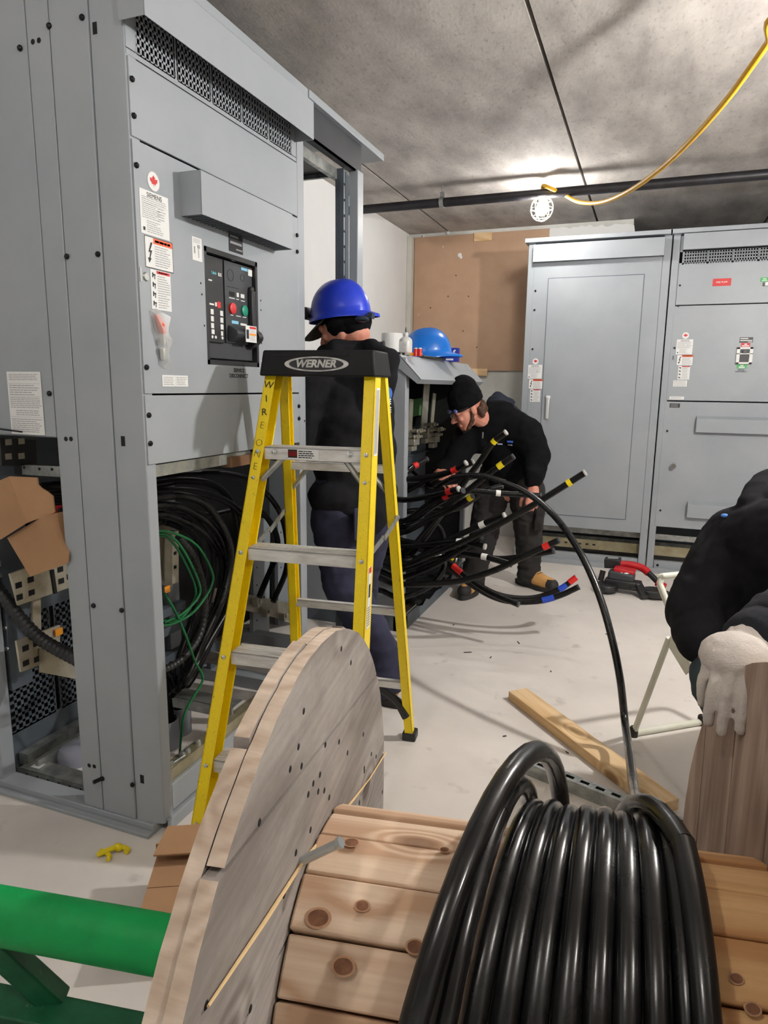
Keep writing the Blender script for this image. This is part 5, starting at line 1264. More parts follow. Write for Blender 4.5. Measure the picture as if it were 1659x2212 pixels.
chain(m, [(hipL+V((-.04,0,.05)), .125), (hipL+V((.0,0,-.03)), .112), (knL, .088), (anL+V((0,0,.05)), .072), (anL+V((0,-.01,-.01)), .075)])
chain(m, [(hipR+V((.04,0,.05)), .125), (hipR+V((.0,0,-.03)), .112), (knR, .088), (anR+V((0,0,.05)), .074), (anR+V((0,-.01,-.01)), .075)]); m.ell(pel, (.16,.13,.11))
m.obox(hipL+V((.085,-.02,-.19)), (.05,.12,.15), Euler((0,.1,.2)).to_matrix())
for k_ in (knL, knR): m.ell(k_+V((0,-.035,.0)), (.072,.06,.09))
blob(m, 'work_trousers', [WORKP], T2, .010, 4, .008, .07, seed=2)
def boot(an, d, T, nm='boot', upper=BOOT):
    d = V(d); d.z = 0; d.normalize(); sd = V((-d.y, d.x, 0)); b = V((an.x, an.y, 0))
    m = MB(); chain(m, [(b+V((0,0,.17)), .052), (b+V((0,0,.085)), .054), (b+d*.05+V((0,0,.068)), .053), (b+d*.13+V((0,0,.052)), .046), (b+d*.185+V((0,0,.048)), .042)])
    m.cone(b-d*.035+V((0,0,.06)), .044, b+V((0,0,.06)), .046)
    toe = b+d*.165
    o = blob(m, nm, [upper, SOLE], T, .006, 4, cut=[((0,0,.022), (0,0,-1))], split=lambda c: 1 if ((c-toe).dot(d) > .0 and c.z < .085) else 0)
    m = MB(); prof = []
    for k in range(28):
        a = 2*PI*k/28; x = .05+.168*math.cos(a)+(.0); y = .050*math.sin(a)*(1.08 if math.cos(a) > 0 else .86)
        prof.append(b+d*(x+.012)+sd*y+V((0,0,.001)))
    m.prism(prof, (0,0,.030)); m.build('sole', SOLE, o, bevel=.004)
    m = MB()
    for k in range(4): q = b+d*(.045+.022*k)+V((0,0,.135-.016*k)); m.tube([q-sd*.026, q+d*.006+V((0,0,.006)), q+sd*.026], .003, 6)
    m.build('laces', SOLE, o)
    return o
boot(anL, V((.88,-.47,0)), T2); boot(anR, V((-.10,-1,0)), T2)
def Q(x, y, z): return P2(x, y, z)
m = MB()   # beanie with rolled band
m.ell(P2(0,-.014,.060), (.088,.104,.100), M2, 24, 16); m.ell(P2(0,-.030,.112), (.070,.080,.080), M2, 20, 12); m.ell(P2(0,-.012,.036), (.091,.106,.060), M2, 24, 12)
blob(m, 'beanie', [HOODIE], T2, .006, 4, .003, .05, cut=[(P2(0,0,.014), -(M2 @ V((0,.06,1))))])
m = MB(); m.tube([P2(.094*math.sin(a), -.012+.108*math.cos(a), .022) for a in [R(-75+150*k/14) for k in range(15)]], .006, 6); m.build('goggle_strap', BLKPL, T2)
m = MB(); m.ell(P2(.012,.096,.026), (.030,.012,.012), M2); m.ell(P2(-.045,.084,.026), (.022,.012,.012), M2); m.build('goggles', pm('blue_goggle_frame', srgb(60,84,190), srgb(150,150,160), .3, 0, 60), T2)
m = MB(); m.tube([P2(-.066,.060,-.001), P2(-.030,.094,-.004), P2(.0,.099,-.003), P2(.030,.094,-.004), P2(.066,.060,-.001)], .002, 6); m.ell(P2(.033,.090,-.014), (.026,.004,.016), M2); m.ell(P2(-.033,.090,-.014), (.026,.004,.016), M2); m.build('safety_glasses', pm('clear_lens', (.8,.85,.85), None, .05, trans=1), T2)
m = MB(); 
for x in (-1, 1):
    m.ell(P2(x*.030,.0815,-.008), (.010,.004,.004), M2)
m.build('eyes', BEARD, T2)
m = MB()   # hair at the nape and a short beard
for k in range(9):
    a = R(100+18*k); m.ell(P2(.070*math.sin(a)+.0, -.018+.082*math.cos(a), -.020-.012*(k % 3)), (.018,.018,.036), M2)
m.ell(P2(.066,-.056,-.03),(.016,.026,.045),M2); blob(m, 'hair', [BEARD], T2, .005, 2, .004, .02)
m = MB()
for x in (-1, 1): chain(m, [(P2(x*.066,.0,-.022), .010), (P2(x*.062,.012,-.062), .013), (P2(x*.040,.045,-.098), .014), (P2(0,.064,-.110), .016)])
m.cone(P2(-.020,.088,-.0545), .0042, P2(.020,.088,-.0545), .0042)
blob(m, 'beard', [BEARD], T2, .004, 2, .002, .012)
LGB = pm('logo_blue', srgb(70,110,210), None, .7); LGW = pm('logo_pale', srgb(206,214,232), None, .7)
def on_jacket(px, py, s_, nm, mt):
    h_ = surf_hit([jk2], px, py)
    if h_: z_ = h_[1].normalized(); x_ = V((0,0,1)).cross(z_).normalized(); MB().obox(h_[0]+z_*.002, s_, Matrix((x_, z_.cross(x_), z_)).transposed()).build(nm, mt, T2, bevel=.001)
on_jacket(1102, 954, (.036,.012,.003), 'chest_logo', LGB); on_jacket(1080, 959, (.030,.008,.003), 'chest_logo', LGW); on_jacket(1102, 961, (.034,.005,.003), 'chest_logo', LGW)
on_jacket(1043, 940, (.009,.036,.004), 'zip_pull', GALV)

# ---- person in the blue hard hat behind the ladder, facing left
T1 = thing('person', 'person in a blue hard hat and navy trousers standing behind the step ladder', 'person', (-1.12, 2.75, 0), 0, 'people at work')
F1 = V((-.93, .36, 0)).normalized(); S1_ = V((-F1.y, F1.x, 0))     # S1_ points to the person's left (towards the camera)
if S1_.y > 0: S1_ = -S1_
c0 = V((-1.135, 2.60, 0))
pel = c0+V((0,0,.83)); hipN, hipF = pel+S1_*.10, pel-S1_*.10
knN, anN = c0+S1_*.10+V((.03,.0,.46)), V((-.935, 2.445, .085)); knF, anF = c0-S1_*.11+F1*.06+V((0,0,.46)), c0-S1_*.12+F1*.10+V((0,0,.085))
sh = c0+F1*.07+V((0,0,1.31)); shN, shF = sh+S1_*.19+V((0,0,-.02)), sh-S1_*.19+V((0,0,-.02))
elN, wrN = shN+V((-.04,-.03,-.26)), shN+V((-.24,-.02,-.24)); elF, wrF = shF+V((-.05,.02,-.27)), shF+V((-.27,.0,-.22))
hc = V((-1.186, 2.585, 1.527)); hf, hu = V((-.92,.02,-.46)), V((-.40,0,.92))
m = MB(); P1, M1 = head(m, hc, hf, hu, 1.03)
nk = sh+V((.0,0,.10)); chain(m, [(P1(0,-.035,-.07), .058), (nk, .068), (sh, .10)]); chain(m, [(sh, .12), (pel+V((0,0,.2)), .13), (pel, .13)])
for a_, b_, c_ in ((shN, elN, wrN), (shF, elF, wrF)): chain(m, [(sh, .08), (a_, .06), (b_, .045), (c_, .027)]); hand(m, c_, V((-1,.1,-.1)), V((0,.6,-.7)), V((0,.3,1)), 1.0)
for a_, b_, c_ in ((hipN, knN, anN), (hipF, knF, anF)): chain(m, [(a_, .09), (b_, .058), (c_, .038), (c_+F1*.07+V((0,0,-.045)), .022)])
blob(m, 'body', [SKIN], T1, .005, 3)
m = MB()
chain(m, [(nk+V((0,0,-.04)), .085), (sh+V((0,0,-.04)), .135), (pel+V((.0,0,.30)), .150), (pel+V((0,0,-.05)), .155)])
m.ell(sh+V((.0,0,-.08)), (.15,.19,.14), Matrix.Rotation(math.atan2(F1.y,F1.x),3,'Z')); m.ell(pel+V((0,0,.32)), (.15,.19,.22), Matrix.Rotation(math.atan2(F1.y,F1.x),3,'Z')); m.ell(pel+V((0,0,-.05)), (.150,.185,.09), Matrix.Rotation(math.atan2(F1.y,F1.x),3,'Z'))
for a_, b_, c_ in ((shN, elN, wrN), (shF, elF, wrF)): m.cone(sh.lerp(a_,.6), .11, a_, .098); chain(m, [(a_, .098), (b_, .078), (c_+(b_-c_)*.15, .052)])
hq = nk-F1*.07+V((0,0,-.02)); chain(m, [(hq+S1_*.10+V((0,0,.02)), .045), (hq-F1*.06, .062), (hq-S1_*.10, .045)]); chain(m, [(hq-F1*.06+V((0,0,-.0)), .06), (hq-F1*.075+V((0,0,-.11)), .055)]); chain(m, [(nk+S1_*.085+F1*.01+V((0,0,-.0)), .035), (hq+S1_*.08, .042)])
m.cone(W(800,752,2.54),.036, W(838,776,2.50),.040); m.cone(W(838,776,2.50),.044, W(832,840,2.50),.036); m.cone(W(800,775,2.56),.05, W(828,842,2.54),.042)
for hp_ in (hipN, hipF): m.ell(hp_+V((0,0,.0)), (.118,.118,.09)); m.ell(hp_.lerp(pel,.4)+V((0,0,.17)), (.140,.140,.16))
jk1 = blob(m, 'hooded_jacket', [HOODIE2], T1, .010, 5, .007, .11, seed=4)
m = MB()
for a_, b_, c_ in ((hipN, knN, anN), (hipF, knF, anF)): chain(m, [(a_+V((0,0,.02)), .095), (a_+V((0,0,-.10)), .106), (b_, .086), (c_+V((0,0,.12)), .074), (c_+V((.005,-.0,.02)), .088)])
m.ell(pel+V((.01,0,-.03)), (.12,.15,.12), Matrix.Rotation(math.atan2(F1.y,F1.x),3,'Z'))
blob(m, 'work_trousers', [NAVY], T1, .010, 4, .007, .085, seed=6)
q = c0-F1*.155+S1_*.045+V((0,0,.74)); pk = MB(); pk.obox(q+S1_*.05, (.008,.12,.13), Matrix.Rotation(math.atan2(F1.y,F1.x),3,'Z')); pk.build('rear_pocket', NAVY, T1, bevel=.003)
b0, b1 = anN.lerp(knN, .30), anN.lerp(knN, .47); MB().tube([b0, b1], [.0975,.0985], 20).build('reflective_band', REFLB, T1)
boot(anN, F1, T1); boot(anF, F1, T1)
hm = Matrix((M1.col[0], M1.col[1], M1.col[2])).transposed()
Rb = Matrix.Rotation(PI, 3, 'Z')
MB_ = MB(); hy = V((.975,-.10,.11)).normalized(); hz = V((-.14,-.02,1)); hz = (hz-hy*hz.dot(hy)).normalized(); hat_mesh(MB_, W(736,681,2.585), Matrix((hy.cross(hz), hy, hz)).transposed(), .104, .127, .130, .032); MB_.build('hard_hat', BLUEH, T1, 'blue hard hat worn back to front', ang=60)
m = MB(); m.ell(P1(0,-.012,.040), (.087,.098,.066), M1, 24, 14); m.ell(P1(0,-.048,-.016), (.086,.072,.074), M1, 20, 12); m.ell(P1(0,-.008,-.016), (.101,.066,.056), M1, 20, 12); blob(m, 'hat_liner', [HOODIE], T1, .006, 3, .003, .05)
m = MB()   # cap visor worn under the hat
vs = []; n = 12
for r_ in (0, 1):
    for k in range(n+1):
        a = R(-80+160*k/n); ex_ = .0 if r_ == 0 else .092*math.cos(a)**.6 if abs(math.cos(a)) > 1e-3 else 0
        vs.append(P1(.082*math.sin(a), .082*math.cos(a)-.0+ex_, .040-.30*ex_-.012*abs(math.sin(a))))
m.add(vs, [(k, k+1, n+2+k, n+1+k) for k in range(n)]); o = m.build('cap_visor', HIVIS, T1); sd_ = o.modifiers.new('thickness', 'SOLIDIFY'); sd_.thickness = .004
m = MB(); q = P1(0,.115,.098); m.obox(q, (.07,.030,.045), M1); m.build('headlamp', BLKPL, T1, bevel=.006)
m = MB(); m.ell(W(782,689,2.49), (.030,.022,.012)); m.obox(W(801,682,2.52), (.02,.03,.022), Euler((0,.15,0)).to_matrix()); m.build('goggles', GLASSD, T1)
BLUEP = pm('print_blue', srgb(70,120,215), None, .8); PWH = pm('print_white', srgb(190,205,235), None, .8)
def decal(px, py): 
    h_ = surf_hit([jk1], px, py)
    if not h_: return None
    n_ = V((h_[1].x, h_[1].y, 0)).normalized(); return frame(h_[0]+n_*.004, V((-n_.y, n_.x, 0)), (0,0,1))
Md = decal(838, 850)
if Md:
    m = MB(); m.prism([Md @ V((.016*math.cos(2*PI*k/20), .024*math.sin(2*PI*k/20), 0)) for k in range(20)], Md.to_3x3() @ V((0,0,.002))); m.build('back_print', BLUEP, T1)
for (py, tx) in ((868, 'RE'), (886, 'LE')):
    Md = decal(838, py)
    if Md: text_mesh(tx, .030, Md, PWH, 'back_print', T1, .0015, .0008)

# ---- person at the right edge: black hoodie, white work glove on the reel flange
T3 = thing('person', 'person in a black hoodie at the right edge, gloved hand on the reel', 'person', (.55, 2.05, 0), 0, 'people at work')
sh = V((.56, 1.80, .97)); shL, shR = dp(1598,1172,1.98), V((.70,1.46,.92))
elL = dp(1508,1318,1.92); wrL = dp(1510,1395,1.80)
pel = V((.62, 2.25, .46)); knL_, knR_ = dp(1565,1470,1.76), V((.66, 1.60, .50))

def onw(px, py, w_):
    d = ray(px, py); P0 = RC+AX*w_; return CAM+d*((P0-CAM).dot(AX)/d.dot(AX))
gw = dp(1616,1398,1.03); elR = dp(1770,1318,1.14); gk = onw(1556,1452,.522); gt = onw(1560,1560,.536)
hc = V((.66,1.58,1.16)); hf, hu = V((-.2,-.85,-.45)), V((-.1,-.4,.9))
m = MB(); P3, M3 = head(m, hc, hf, hu, 1.0); chain(m, [(P3(0,-.03,-.06), .055), (V((.62,1.70,1.05)), .065), (sh, .10)])
chain(m, [(sh, .12), (V((.60,2.05,.72)), .13), (pel, .13)])
chain(m, [(sh, .08), (shL, .06), (elL, .045), (wrL, .027)]); chain(m, [(sh, .08), (shR, .06), (elR, .046), (gw, .028)])
hand(m, wrL, V((.25,-.5,-.8)), V((.8,0,-.3)), V((0,-1,0)), 1.0)
chain(m, [(pel+V((-.1,0,0)), .09), (knL_, .058), (V((.46,1.72,.09)), .038), (V((.44,1.66,.04)), .022)]); chain(m, [(pel+V((.1,0,0)), .09), (knR_, .058), (V((.68,1.75,.09)), .038), (V((.66,1.69,.04)), .022)])
gf = (gk-gw).normalized(); gn = (gt-gk).normalized(); 
blob(m, 'body', [pm('tan_skin', srgb(150,92,62), srgb(130,76,50), .6, 0, 16)], T3, .006, 3)
m = MB()
chain(m, [(V((.62,1.72,1.02)), .09), (sh, .16), (V((.58,2.02,.76)), .19), (pel+V((0,0,.12)), .18)]); m.ell(sh+V((.0,.02,-.06)), (.20,.17,.16)); m.ell(V((.57,1.98,.78)), (.2,.19,.2))
m.ell(dp(1610,1240,1.98), (.15,.16,.17)); m.ell(dp(1545,1335,1.90), (.085,.08,.055)); m.ell(dp(1600,1330,1.95), (.12,.12,.07)); m.cone(sh, .14, shL, .105); chain(m, [(shL, .105), (shL.lerp(elL,.5), .100), (elL, .088), (wrL+(elL-wrL)*.15, .06)]); m.cone(sh, .14, shR, .10)
hq = dp(1655,1078,1.95); chain(m, [(dp(1622,1092,1.93), .034), (dp(1636,1060,1.97), .036), (dp(1665,1048,2.0), .05)]); m.ell(dp(1685,1080,1.95), (.08,.08,.05))
jk3 = blob(m, 'hooded_jacket', [HOODIE2], T3, .009, 5, .006, .10, seed=8)
m = MB(); chain(m, [(shR, .10), (elR+V((.02,0,.0)), .080), (elR.lerp(gw,.64), .062)]); blob(m, 'sleeve', [HOODGREY], T3, .007, 4, .004, .06, seed=9)
m = MB(); a = elR.lerp(gw,.58); b = elR.lerp(gw,.88); chain(m, [(a, .056), (a.lerp(b,.5), .053), (b, .052)]); blob(m, 'knit_cuff', [HOODGREY], T3, .005, 3, .001, .02)
m = MB(); chain(m, [(gw+(elR-gw)*.14, .044), (gw, .039)]); hand(m, gw, gf, gn, V((.5,-.9,-.2)), 1.0, each=((.75,.40,.15),(.80,.42,.15),(.85,.45,.2),(.9,.5,.2)), thumb=(.55,.7), spread=.15)
f_, n_ = gf, (gn-gf*gn.dot(gf)).normalized()
m.ell(gw+gf*.05-n_*.006, (.050,.050,.030), Matrix((f_, f_.cross(n_), n_)).transposed())
blob(m, 'work_glove', [GLOVE], T3, .0036, 4, .0016, .03, label='off-white work glove')
m = MB(); chain(m, [(pel+V((-.1,0,.02)), .125), (knL_, .085), (V((.46,1.72,.14)), .075)]); chain(m, [(pel+V((.1,0,.02)), .125), (knR_, .085), (V((.68,1.75,.14)), .075)]); m.ell(pel, (.19,.15,.13))
blob(m, 'jeans', [DENIM], T3, .011, 4, .006, .09, seed=3)
boot(V((.46,1.72,.085)), V((-.3,-1,0)), T3); boot(V((.68,1.75,.085)), V((-.1,-1,0)), T3)
for (px, py) in ((1566,1114),(1570,1118),(1574,1116),(1580,1116)):
    h_ = surf_hit([jk3], px, py)
    if h_: m = MB(); m.ell(h_[0], (.011,.008,.006)); m.build('shoulder_print', pm('print_blue_b', srgb(90,140,225), None, .8), T3); break
m = MB(); m.ell(P3(0,-.012,.04), (.085,.102,.085), M3, 20, 12); blob(m, 'beanie', [HOODIE], T3, .007, 3)
# ------------------------------------------------------------------ cable ends fanning out of the low cabinet
def cab(P, tapes, label, r=.0148, end=None, dep=(3.42, 3.2), startw=True, clean=True):
    """P = measured points (x, y) or (x, y, depth); tapes = [(fraction from the free end in metres, length, material)]"""
    n = len(P); pts = []
    for i, p in enumerate(P):
        d = p[2] if len(p) > 2 else dep[0]+(dep[1]-dep[0])*i/(n-1)
        pts.append(dp(p[0], p[1], d))
    if startw:
        p0 = pts[0]; pts = [V((min(p0.x-.35,-1.40), p0.y+.25, max(p0.z-.06, .12))), V((p0.x-.15, p0.y+.10, p0.z-.01))]+pts
    t = thing('cable_end', label, 'cable', tuple(V((pts[-1].x, pts[-1].y, pts[-1].z))), 0, 'cable ends fanning out of the low cabinet')
    Q = crom(pts, 8); Ls = [0]
    for a, b in zip(Q[:-1], Q[1:]): Ls.append(Ls[-1]+(b-a).length)
    def atl(s):
        s = max(0, min(Ls[-1], s)); j = 0
        while j < len(Ls)-2 and Ls[j+1] < s: j += 1
        return Q[j].lerp(Q[j+1], (s-Ls[j])/max(1e-9, Ls[j+1]-Ls[j]))
    MB().tube(Q, r, 10).build('jacket', CABLEC, t)
    e0, e1 = Q[-1], Q[-1]+(Q[-1]-Q[-2]).normalized()*.003
    m = MB(); m.cyl(e0-(e1-e0)*1.6, e1, r*1.02, seg=14)
    m.build('conductor', COPPER if end is None else end, t)
    for (s, L, mt) in tapes:
        a = Ls[-1]-s; k = [atl(a-L/2), atl(a), atl(a+L/2)]
        MB().tube(k, r+.0013, 12).build('tape_band', mt, t)
    return t
Y_, R_, W_t, B_t = TAPEY, TAPER, TAPEW, TAPEB
cab([(874,1080),(935,1070),(991,1056)], [(.058,.03,R_)], 'black cable end with a red band pointing right at the waist of the beanie worker')
cab([(885,1200),(965,1095),(1008,1035),(1040,992),(1066,955),(1093,934)], [(.075,.02,Y_)], 'black cable end with a yellow band rising highest across the worker chest', dep=(3.45,3.25))
cab([(880,1190),(960,1100),(1020,1052),(1060,1020),(1109,986)], [(.075,.03,Y_)], 'black cable end with a yellow band across the worker belly', end=CHAR)
cab([(885,1125),(950,1085),(1003,1062),(1085,1066),(1168,1071)], [(.215,.024,W_t)], 'black cable end with a white band lying level to the worker left hand', dep=(3.5,3.46), end=CHAR)
cab([(868,1222),(940,1195),(1040,1152),(1150,1092),(1264,1021)], [(.080,.02,Y_)], 'longest black cable end with a yellow band reaching up in front of the grey door', dep=(3.35,2.95))
cab([(868,1224),(950,1176),(1035,1136),(1090,1113)], [(.125,.03,W_t)], 'black cable end with a white band between the worker knees')
cab([(862,1262),(980,1257),(1060,1235),(1130,1203),(1207,1167)], [(.062,.03,R_)], 'long black cable end with a red band above the tan boot', dep=(3.3,3.05), end=CHAR)
cab([(865,1180),(930,1176),(990,1170),(1048,1181)], [(.135,.024,W_t)], 'black cable end with a white band left of the worker knee')
cab([(868,1168),(950,1185),(1005,1196),(1048,1203),(1105,1219)], [(.135,.028,W_t)], 'black cable end with a white band sloping down across the worker shins', end=CHAR)
cab([(868,1230),(980,1200),(1080,1207),(1140,1200),(1196,1190)], [], 'plain black cable end just under the red banded one', end=CHAR, dep=(3.4,3.15))
cab([(870,1150),(930,1120),(985,1095),(1020,1072)], [(.010,.03,Y_)], 'black cable end tipped with a yellow band by the white cabinet post', end=CHAR)
cab([(874,1125),(925,1090),(968,1070),(1000,1060)], [(.11,.034,R_)], 'black cable end with a red band just below the level one', end=CHAR)
cab([(872,1021),(893,1008),(922,992)], [(.085,.03,R_)], 'black cable end with a red band high at the cabinet opening', end=CHAR, dep=(3.5,3.6))
cab([(870,1035),(925,1030),(975,1018),(1007,1000)], [(.075,.03,R_)], 'black cable end with a red band at the worker right hand', dep=(3.5,3.35))
cab([(872,1062),(930,1035),(985,1015),(1023,998)], [], 'plain black cable end with a bright tip beside the worker right hand', dep=(3.55,3.45))
cab([(945,1195),(1000,1240),(1055,1278),(1120,1306)], [(.36,.06,R_),(.44,.02,W_t)], 'black cable with red and white bands lying on the floor, ending by the boots', dep=(3.5,3.28), end=CHAR)
cab([(940,1190),(1015,1250),(1075,1284),(1145,1292),(1205,1275),(1245,1247)], [(.02,.05,R_),(.085,.045,B_t)], 'floor cable with red and blue bands curling up at its tip', dep=(3.55,3.45))
cab([(930,1195),(1010,1258),(1080,1295),(1150,1300),(1205,1288),(1250,1268)], [(.16,.06,B_t)], 'floor cable with one blue band and a frayed tip', dep=(3.5,3.35), end=CHAR)
cab([(865,1290),(930,1265),(960,1225),(952,1192)], [], 'short black cable hooking up at the cabinet sill', end=CHAR, dep=(3.4,3.45))
cab([(866,1140),(920,1125),(950,1140),(962,1180)], [], 'black cable arching back down beside the cabinet post', end=CHAR, dep=(3.45,3.5))
cab([(866,1105),(930,1100),(990,1098),(1045,1062),(1085,1050)], [], 'plain black cable passing behind the level white banded one', end=CHAR, dep=(3.55,3.6))
cab([(866,1050),(930,1045),(985,1040),(1035,1028),(1090,1042)], [], 'plain black cable arching over toward the long paid-out cable', end=CHAR, dep=(3.6,3.5))
cab([(866,1200),(925,1210),(945,1200),(985,1208)], [(.03,.03,Y_)], 'short black cable end with a yellow band low at the sill', dep=(3.45,3.5))
cab([(862,1212),(905,1205),(942,1200),(960,1212)], [(.045,.03,W_t)], 'short black cable end with a white band low at the sill', dep=(3.4,3.42), end=CHAR)
cab([(864,1248),(930,1225),(1000,1185),(1040,1160)], [], 'plain black cable end under the white banded knee-high one', end=CHAR)
m = MB(); m.box((-1.40, 3.35, .092), (-1.15, 4.35, .094)); q = MB()
n_ = 14; vs = []; fs = []
for i in range(n_+1):
    for j in range(n_+1): vs.append((-1.42+.36*i/n_, 3.36+.85*j/n_, .105+.05*abs(noise.noise(V((i*.7,j*.5,2))))+.02*((i*j)%3)/3))
for i in range(n_):
    for j in range(n_): a = i*(n_+1)+j; fs.append((a,a+1,a+n_+2,a+n_+1))
tag(q.add(vs, fs).build('plastic_sheet', pm('black_film', (.012,.012,.013), None, .22, spec=.6), None, ang=25), 'crumpled black plastic sheet on the sill of the low cabinet', 'plastic')

# ------------------------------------------------------------------ band saw on the floor
q = on(1360, 1275, 2, 0); SAW = thing('band_saw', 'red and black cordless band saw lying on the concrete floor', 'saw', (q.x, q.y, 0), R(-10), None)
q = V((-.045, 4.42, 0)); Ms_ = Matrix.Translation(q) @ Matrix.Rotation(R(-6), 4, 'Z')
def SP_(x, y, z): return Ms_ @ V((x, y, z))
def sbox(name, c, s_, mat, rot=(0,0,0), bev=.01, p=SAW): return MB().obox(SP_(*c), s_, (Ms_ @ Euler(rot).to_matrix().to_4x4()).to_3x3(), 0).build(name, mat, p, bevel=bev, seg=3)
m = MB(); m.lathe([(.06,.012),(.072,.018),(.072,.05),(.066,.058)], SP_(-.125,-.02,0), (0,0,1), 28); m.lathe([(.058,.012),(.068,.018),(.068,.05),(.060,.058)], SP_(.155,.0,0), (0,0,1), 28); loose(m.build('wheel_cover', BLKPL, SAW, bevel=.003), 'wheel_cover')
m = MB(); m.obox(SP_(-.03,.02,.06), (.22,.09,.055), (Ms_ @ Euler((0,.0,0)).to_matrix().to_4x4()).to_3x3()); m.build('deck', BLKPL, SAW, bevel=.01)
sbox('gear_housing', (-.045,.04,.105), (.16,.09,.06), CHAR, (0,.05,.0), .016); rp = sbox('red_housing', (-.03,.045,.142), (.13,.075,.03), REDT, (.08,.06,0), .010)
m = MB(); M_ = Ms_ @ Matrix.Translation((-.028,.004,.128)) @ Matrix.Rotation(R(62),4,'X')
m.prism([M_ @ V(p) for p in ((-.035,-.006,.0022),(-.012,.010,.0022),(-.004,.002,.0022),(.014,.012,.0022),(.034,.008,.0022),(.012,-.002,.0022),(.002,.004,.0022),(-.012,-.006,.0022))], M_.to_3x3() @ V((0,0,.0006))); m.build('white_mark', WHITE, rp)
m = MB(); m.tube(crom([SP_(-.10,.115,.155), SP_(-.02,.12,.165), SP_(.06,.12,.155), SP_(.11,.10,.13)],5), .024, 12); m.build('upper_housing', REDT, SAW)
m = MB(); m.tube(crom([SP_(.08,.115,.145), SP_(.125,.09,.12), SP_(.165,.06,.095)],5), .0185, 12); m.build('grip', BLKPL, SAW); sbox('grip_end', (.19,.05,.078), (.06,.05,.035), REDT, (0,.3,-.3), .010)
sbox('battery', (-.115,.12,.165), (.10,.085,.06), BLKPL, (0,-.08,.05), .008); sbox('battery_label', (-.115,.118,.1965), (.065,.04,.002), INKG, (0,-.08,.05), .001)
m = MB(); m.tube([SP_(-.175,.06,.05), SP_(-.165,.075,.115)], .018, 12); m.build('front_handle', BLKPL, SAW)
m = MB(); m.bar(SP_(.02,-.03,.05), SP_(.135,-.035,.058), .006, .014); m.bar(SP_(.06,.0,.075), SP_(.12,-.07,.012), .05, .03); m.build('guide_arm', BLKPL, SAW, bevel=.003)
m = MB(); m.lathe([(.05,0),(.055,.006),(.055,.03),(.05,.036)], SP_(.205,.01,.008), (0,0,1), 24); m.build('rear_cover', BLKPL, SAW)

# ------------------------------------------------------------------ lumber, strut, offcuts
def plank(a, b, w_, h_, name, mat, label, cat, **k):
    m = MB(); m.bar(a, b, w_, h_); return tag(m.build(name, mat, None, **k), label, cat)
l1, l2, l3, l4 = on(1100,1492,2,.038), on(1130,1485,2,.038), on(1430,1732,2,.038), on(1462,1722,2,.038)
a = (on(1100,1494,2,.038)+on(1136,1484,2,.038))/2; b = (on(1425,1738,2,.038)+on(1462,1726,2,.038))/2
PINE2 = wood('pine_stud', srgb(236,206,164), srgb(212,172,122), (0,0,-math.atan2((b-a).y,(b-a).x)), 6, None, True, stretch=(.5,4,4))
plank(a-V((0,0,.019)), b-V((0,0,.019)), .089, .038, 'lumber', PINE2, 'pine two-by-four lying on the concrete floor', 'lumber', bevel=.003)
a = on(1135,1640,2,.041); b = on(1440,1762,2,.041); a = a+(a-b)*.06; b = b+(b-a)*.25; d = (b-a).normalized(); sd = V((-d.y, d.x, 0)); L = (b-a).length
m = MB(); w_ = .0206
m.bar(a+sd*w_-V((0,0,.0206)), b+sd*w_-V((0,0,.0206)), .0025, .041); m.bar(a-sd*w_-V((0,0,.0206)), b-sd*w_-V((0,0,.0206)), .0025, .041)
for s_ in (-1, 1): m.bar(a+sd*(s_*.0145), b+sd*(s_*.0145), .013, .0025); m.bar(a+sd*(s_*.015)-V((0,0,.040)), b+sd*(s_*.015)-V((0,0,.040)), .010, .0025)
k = 0
while k*.0508 < L:
    s0 = k*.0508; m.bar(a+d*s0, a+d*min(L, s0+.022), .018, .0025); k += 1
m.bar(a-V((0,0,.036)), b-V((0,0,.036)), .036, .002, mi=1)
tag(m.build('strut_channel', [GALV, BLACKM]), 'galvanized slotted strut channel on the floor behind the reel', 'channel')
q = on(246, 1838, 2, .008); m = MB(); m.tube(crom([q+V((-.03,-.03,0)),q+V((-.005,-.005,.008)),q+V((.008,.015,.004)),q+V((.03,.02,.0)),q+V((.035,.008,.0))],5), .007, 7); m.tube(crom([q+V((-.035,-.012,0)),q+V((.0,-.018,.0)),q+V((.012,-.035,.001))],4), .006, 6); m.ell(q+V((.004,.012,.004)),(.014,.01,.012)); tag(m.build('tape_scrap', TAPEY), 'crumpled scrap of yellow tape on the floor near the switchboard corner', 'scrap')
q = on(33, 2032, 2, .013); d = V((.9,.35,0)).normalized(); t = thing('cable_offcut', 'short black cable offcut with a yellow band on the floor at lower left', 'offcut', (q.x,q.y,0))
MB().cyl(q-d*.02, q+d*.02, .0125, seg=14).build('jacket', CABLEC, t); MB().cyl(q-d*.016, q+d*.006, .0138, seg=14).build('tape_band', TAPEY, t)
rg = random.Random(21); pts_ = [((1010,1409),.02),((1120,1388),.016),((1190,1450),.006),((980,1350),.008),((1090,1590),.007),((1310,1370),.007),((1225,1625),.007),((1060,1420),.01)]
for (p, L) in pts_:
    q = on(*p, 2, .002); an = rg.uniform(0,3); tag(MB().bar(q-V((math.cos(an)*L,math.sin(an)*L,0)), q+V((math.cos(an)*L,math.sin(an)*L,0)), .004, .003).build('jacket_shaving', BLKPL), 'tiny black shaving lying on the open concrete floor', 'scrap', 'black shavings on the floor')
m = MB()
for P in ([(240,2010),(270,2003),(300,2005)],[(270,2035),(288,2045),(300,2030)]): m.tube(crom([on(x,y,2,.003) for x,y in P],4), .002, 5)
tag(m.build('wire_scrap', BLKPL), 'thin dark wire scraps on the floor beside the cardboard carton', 'scrap')

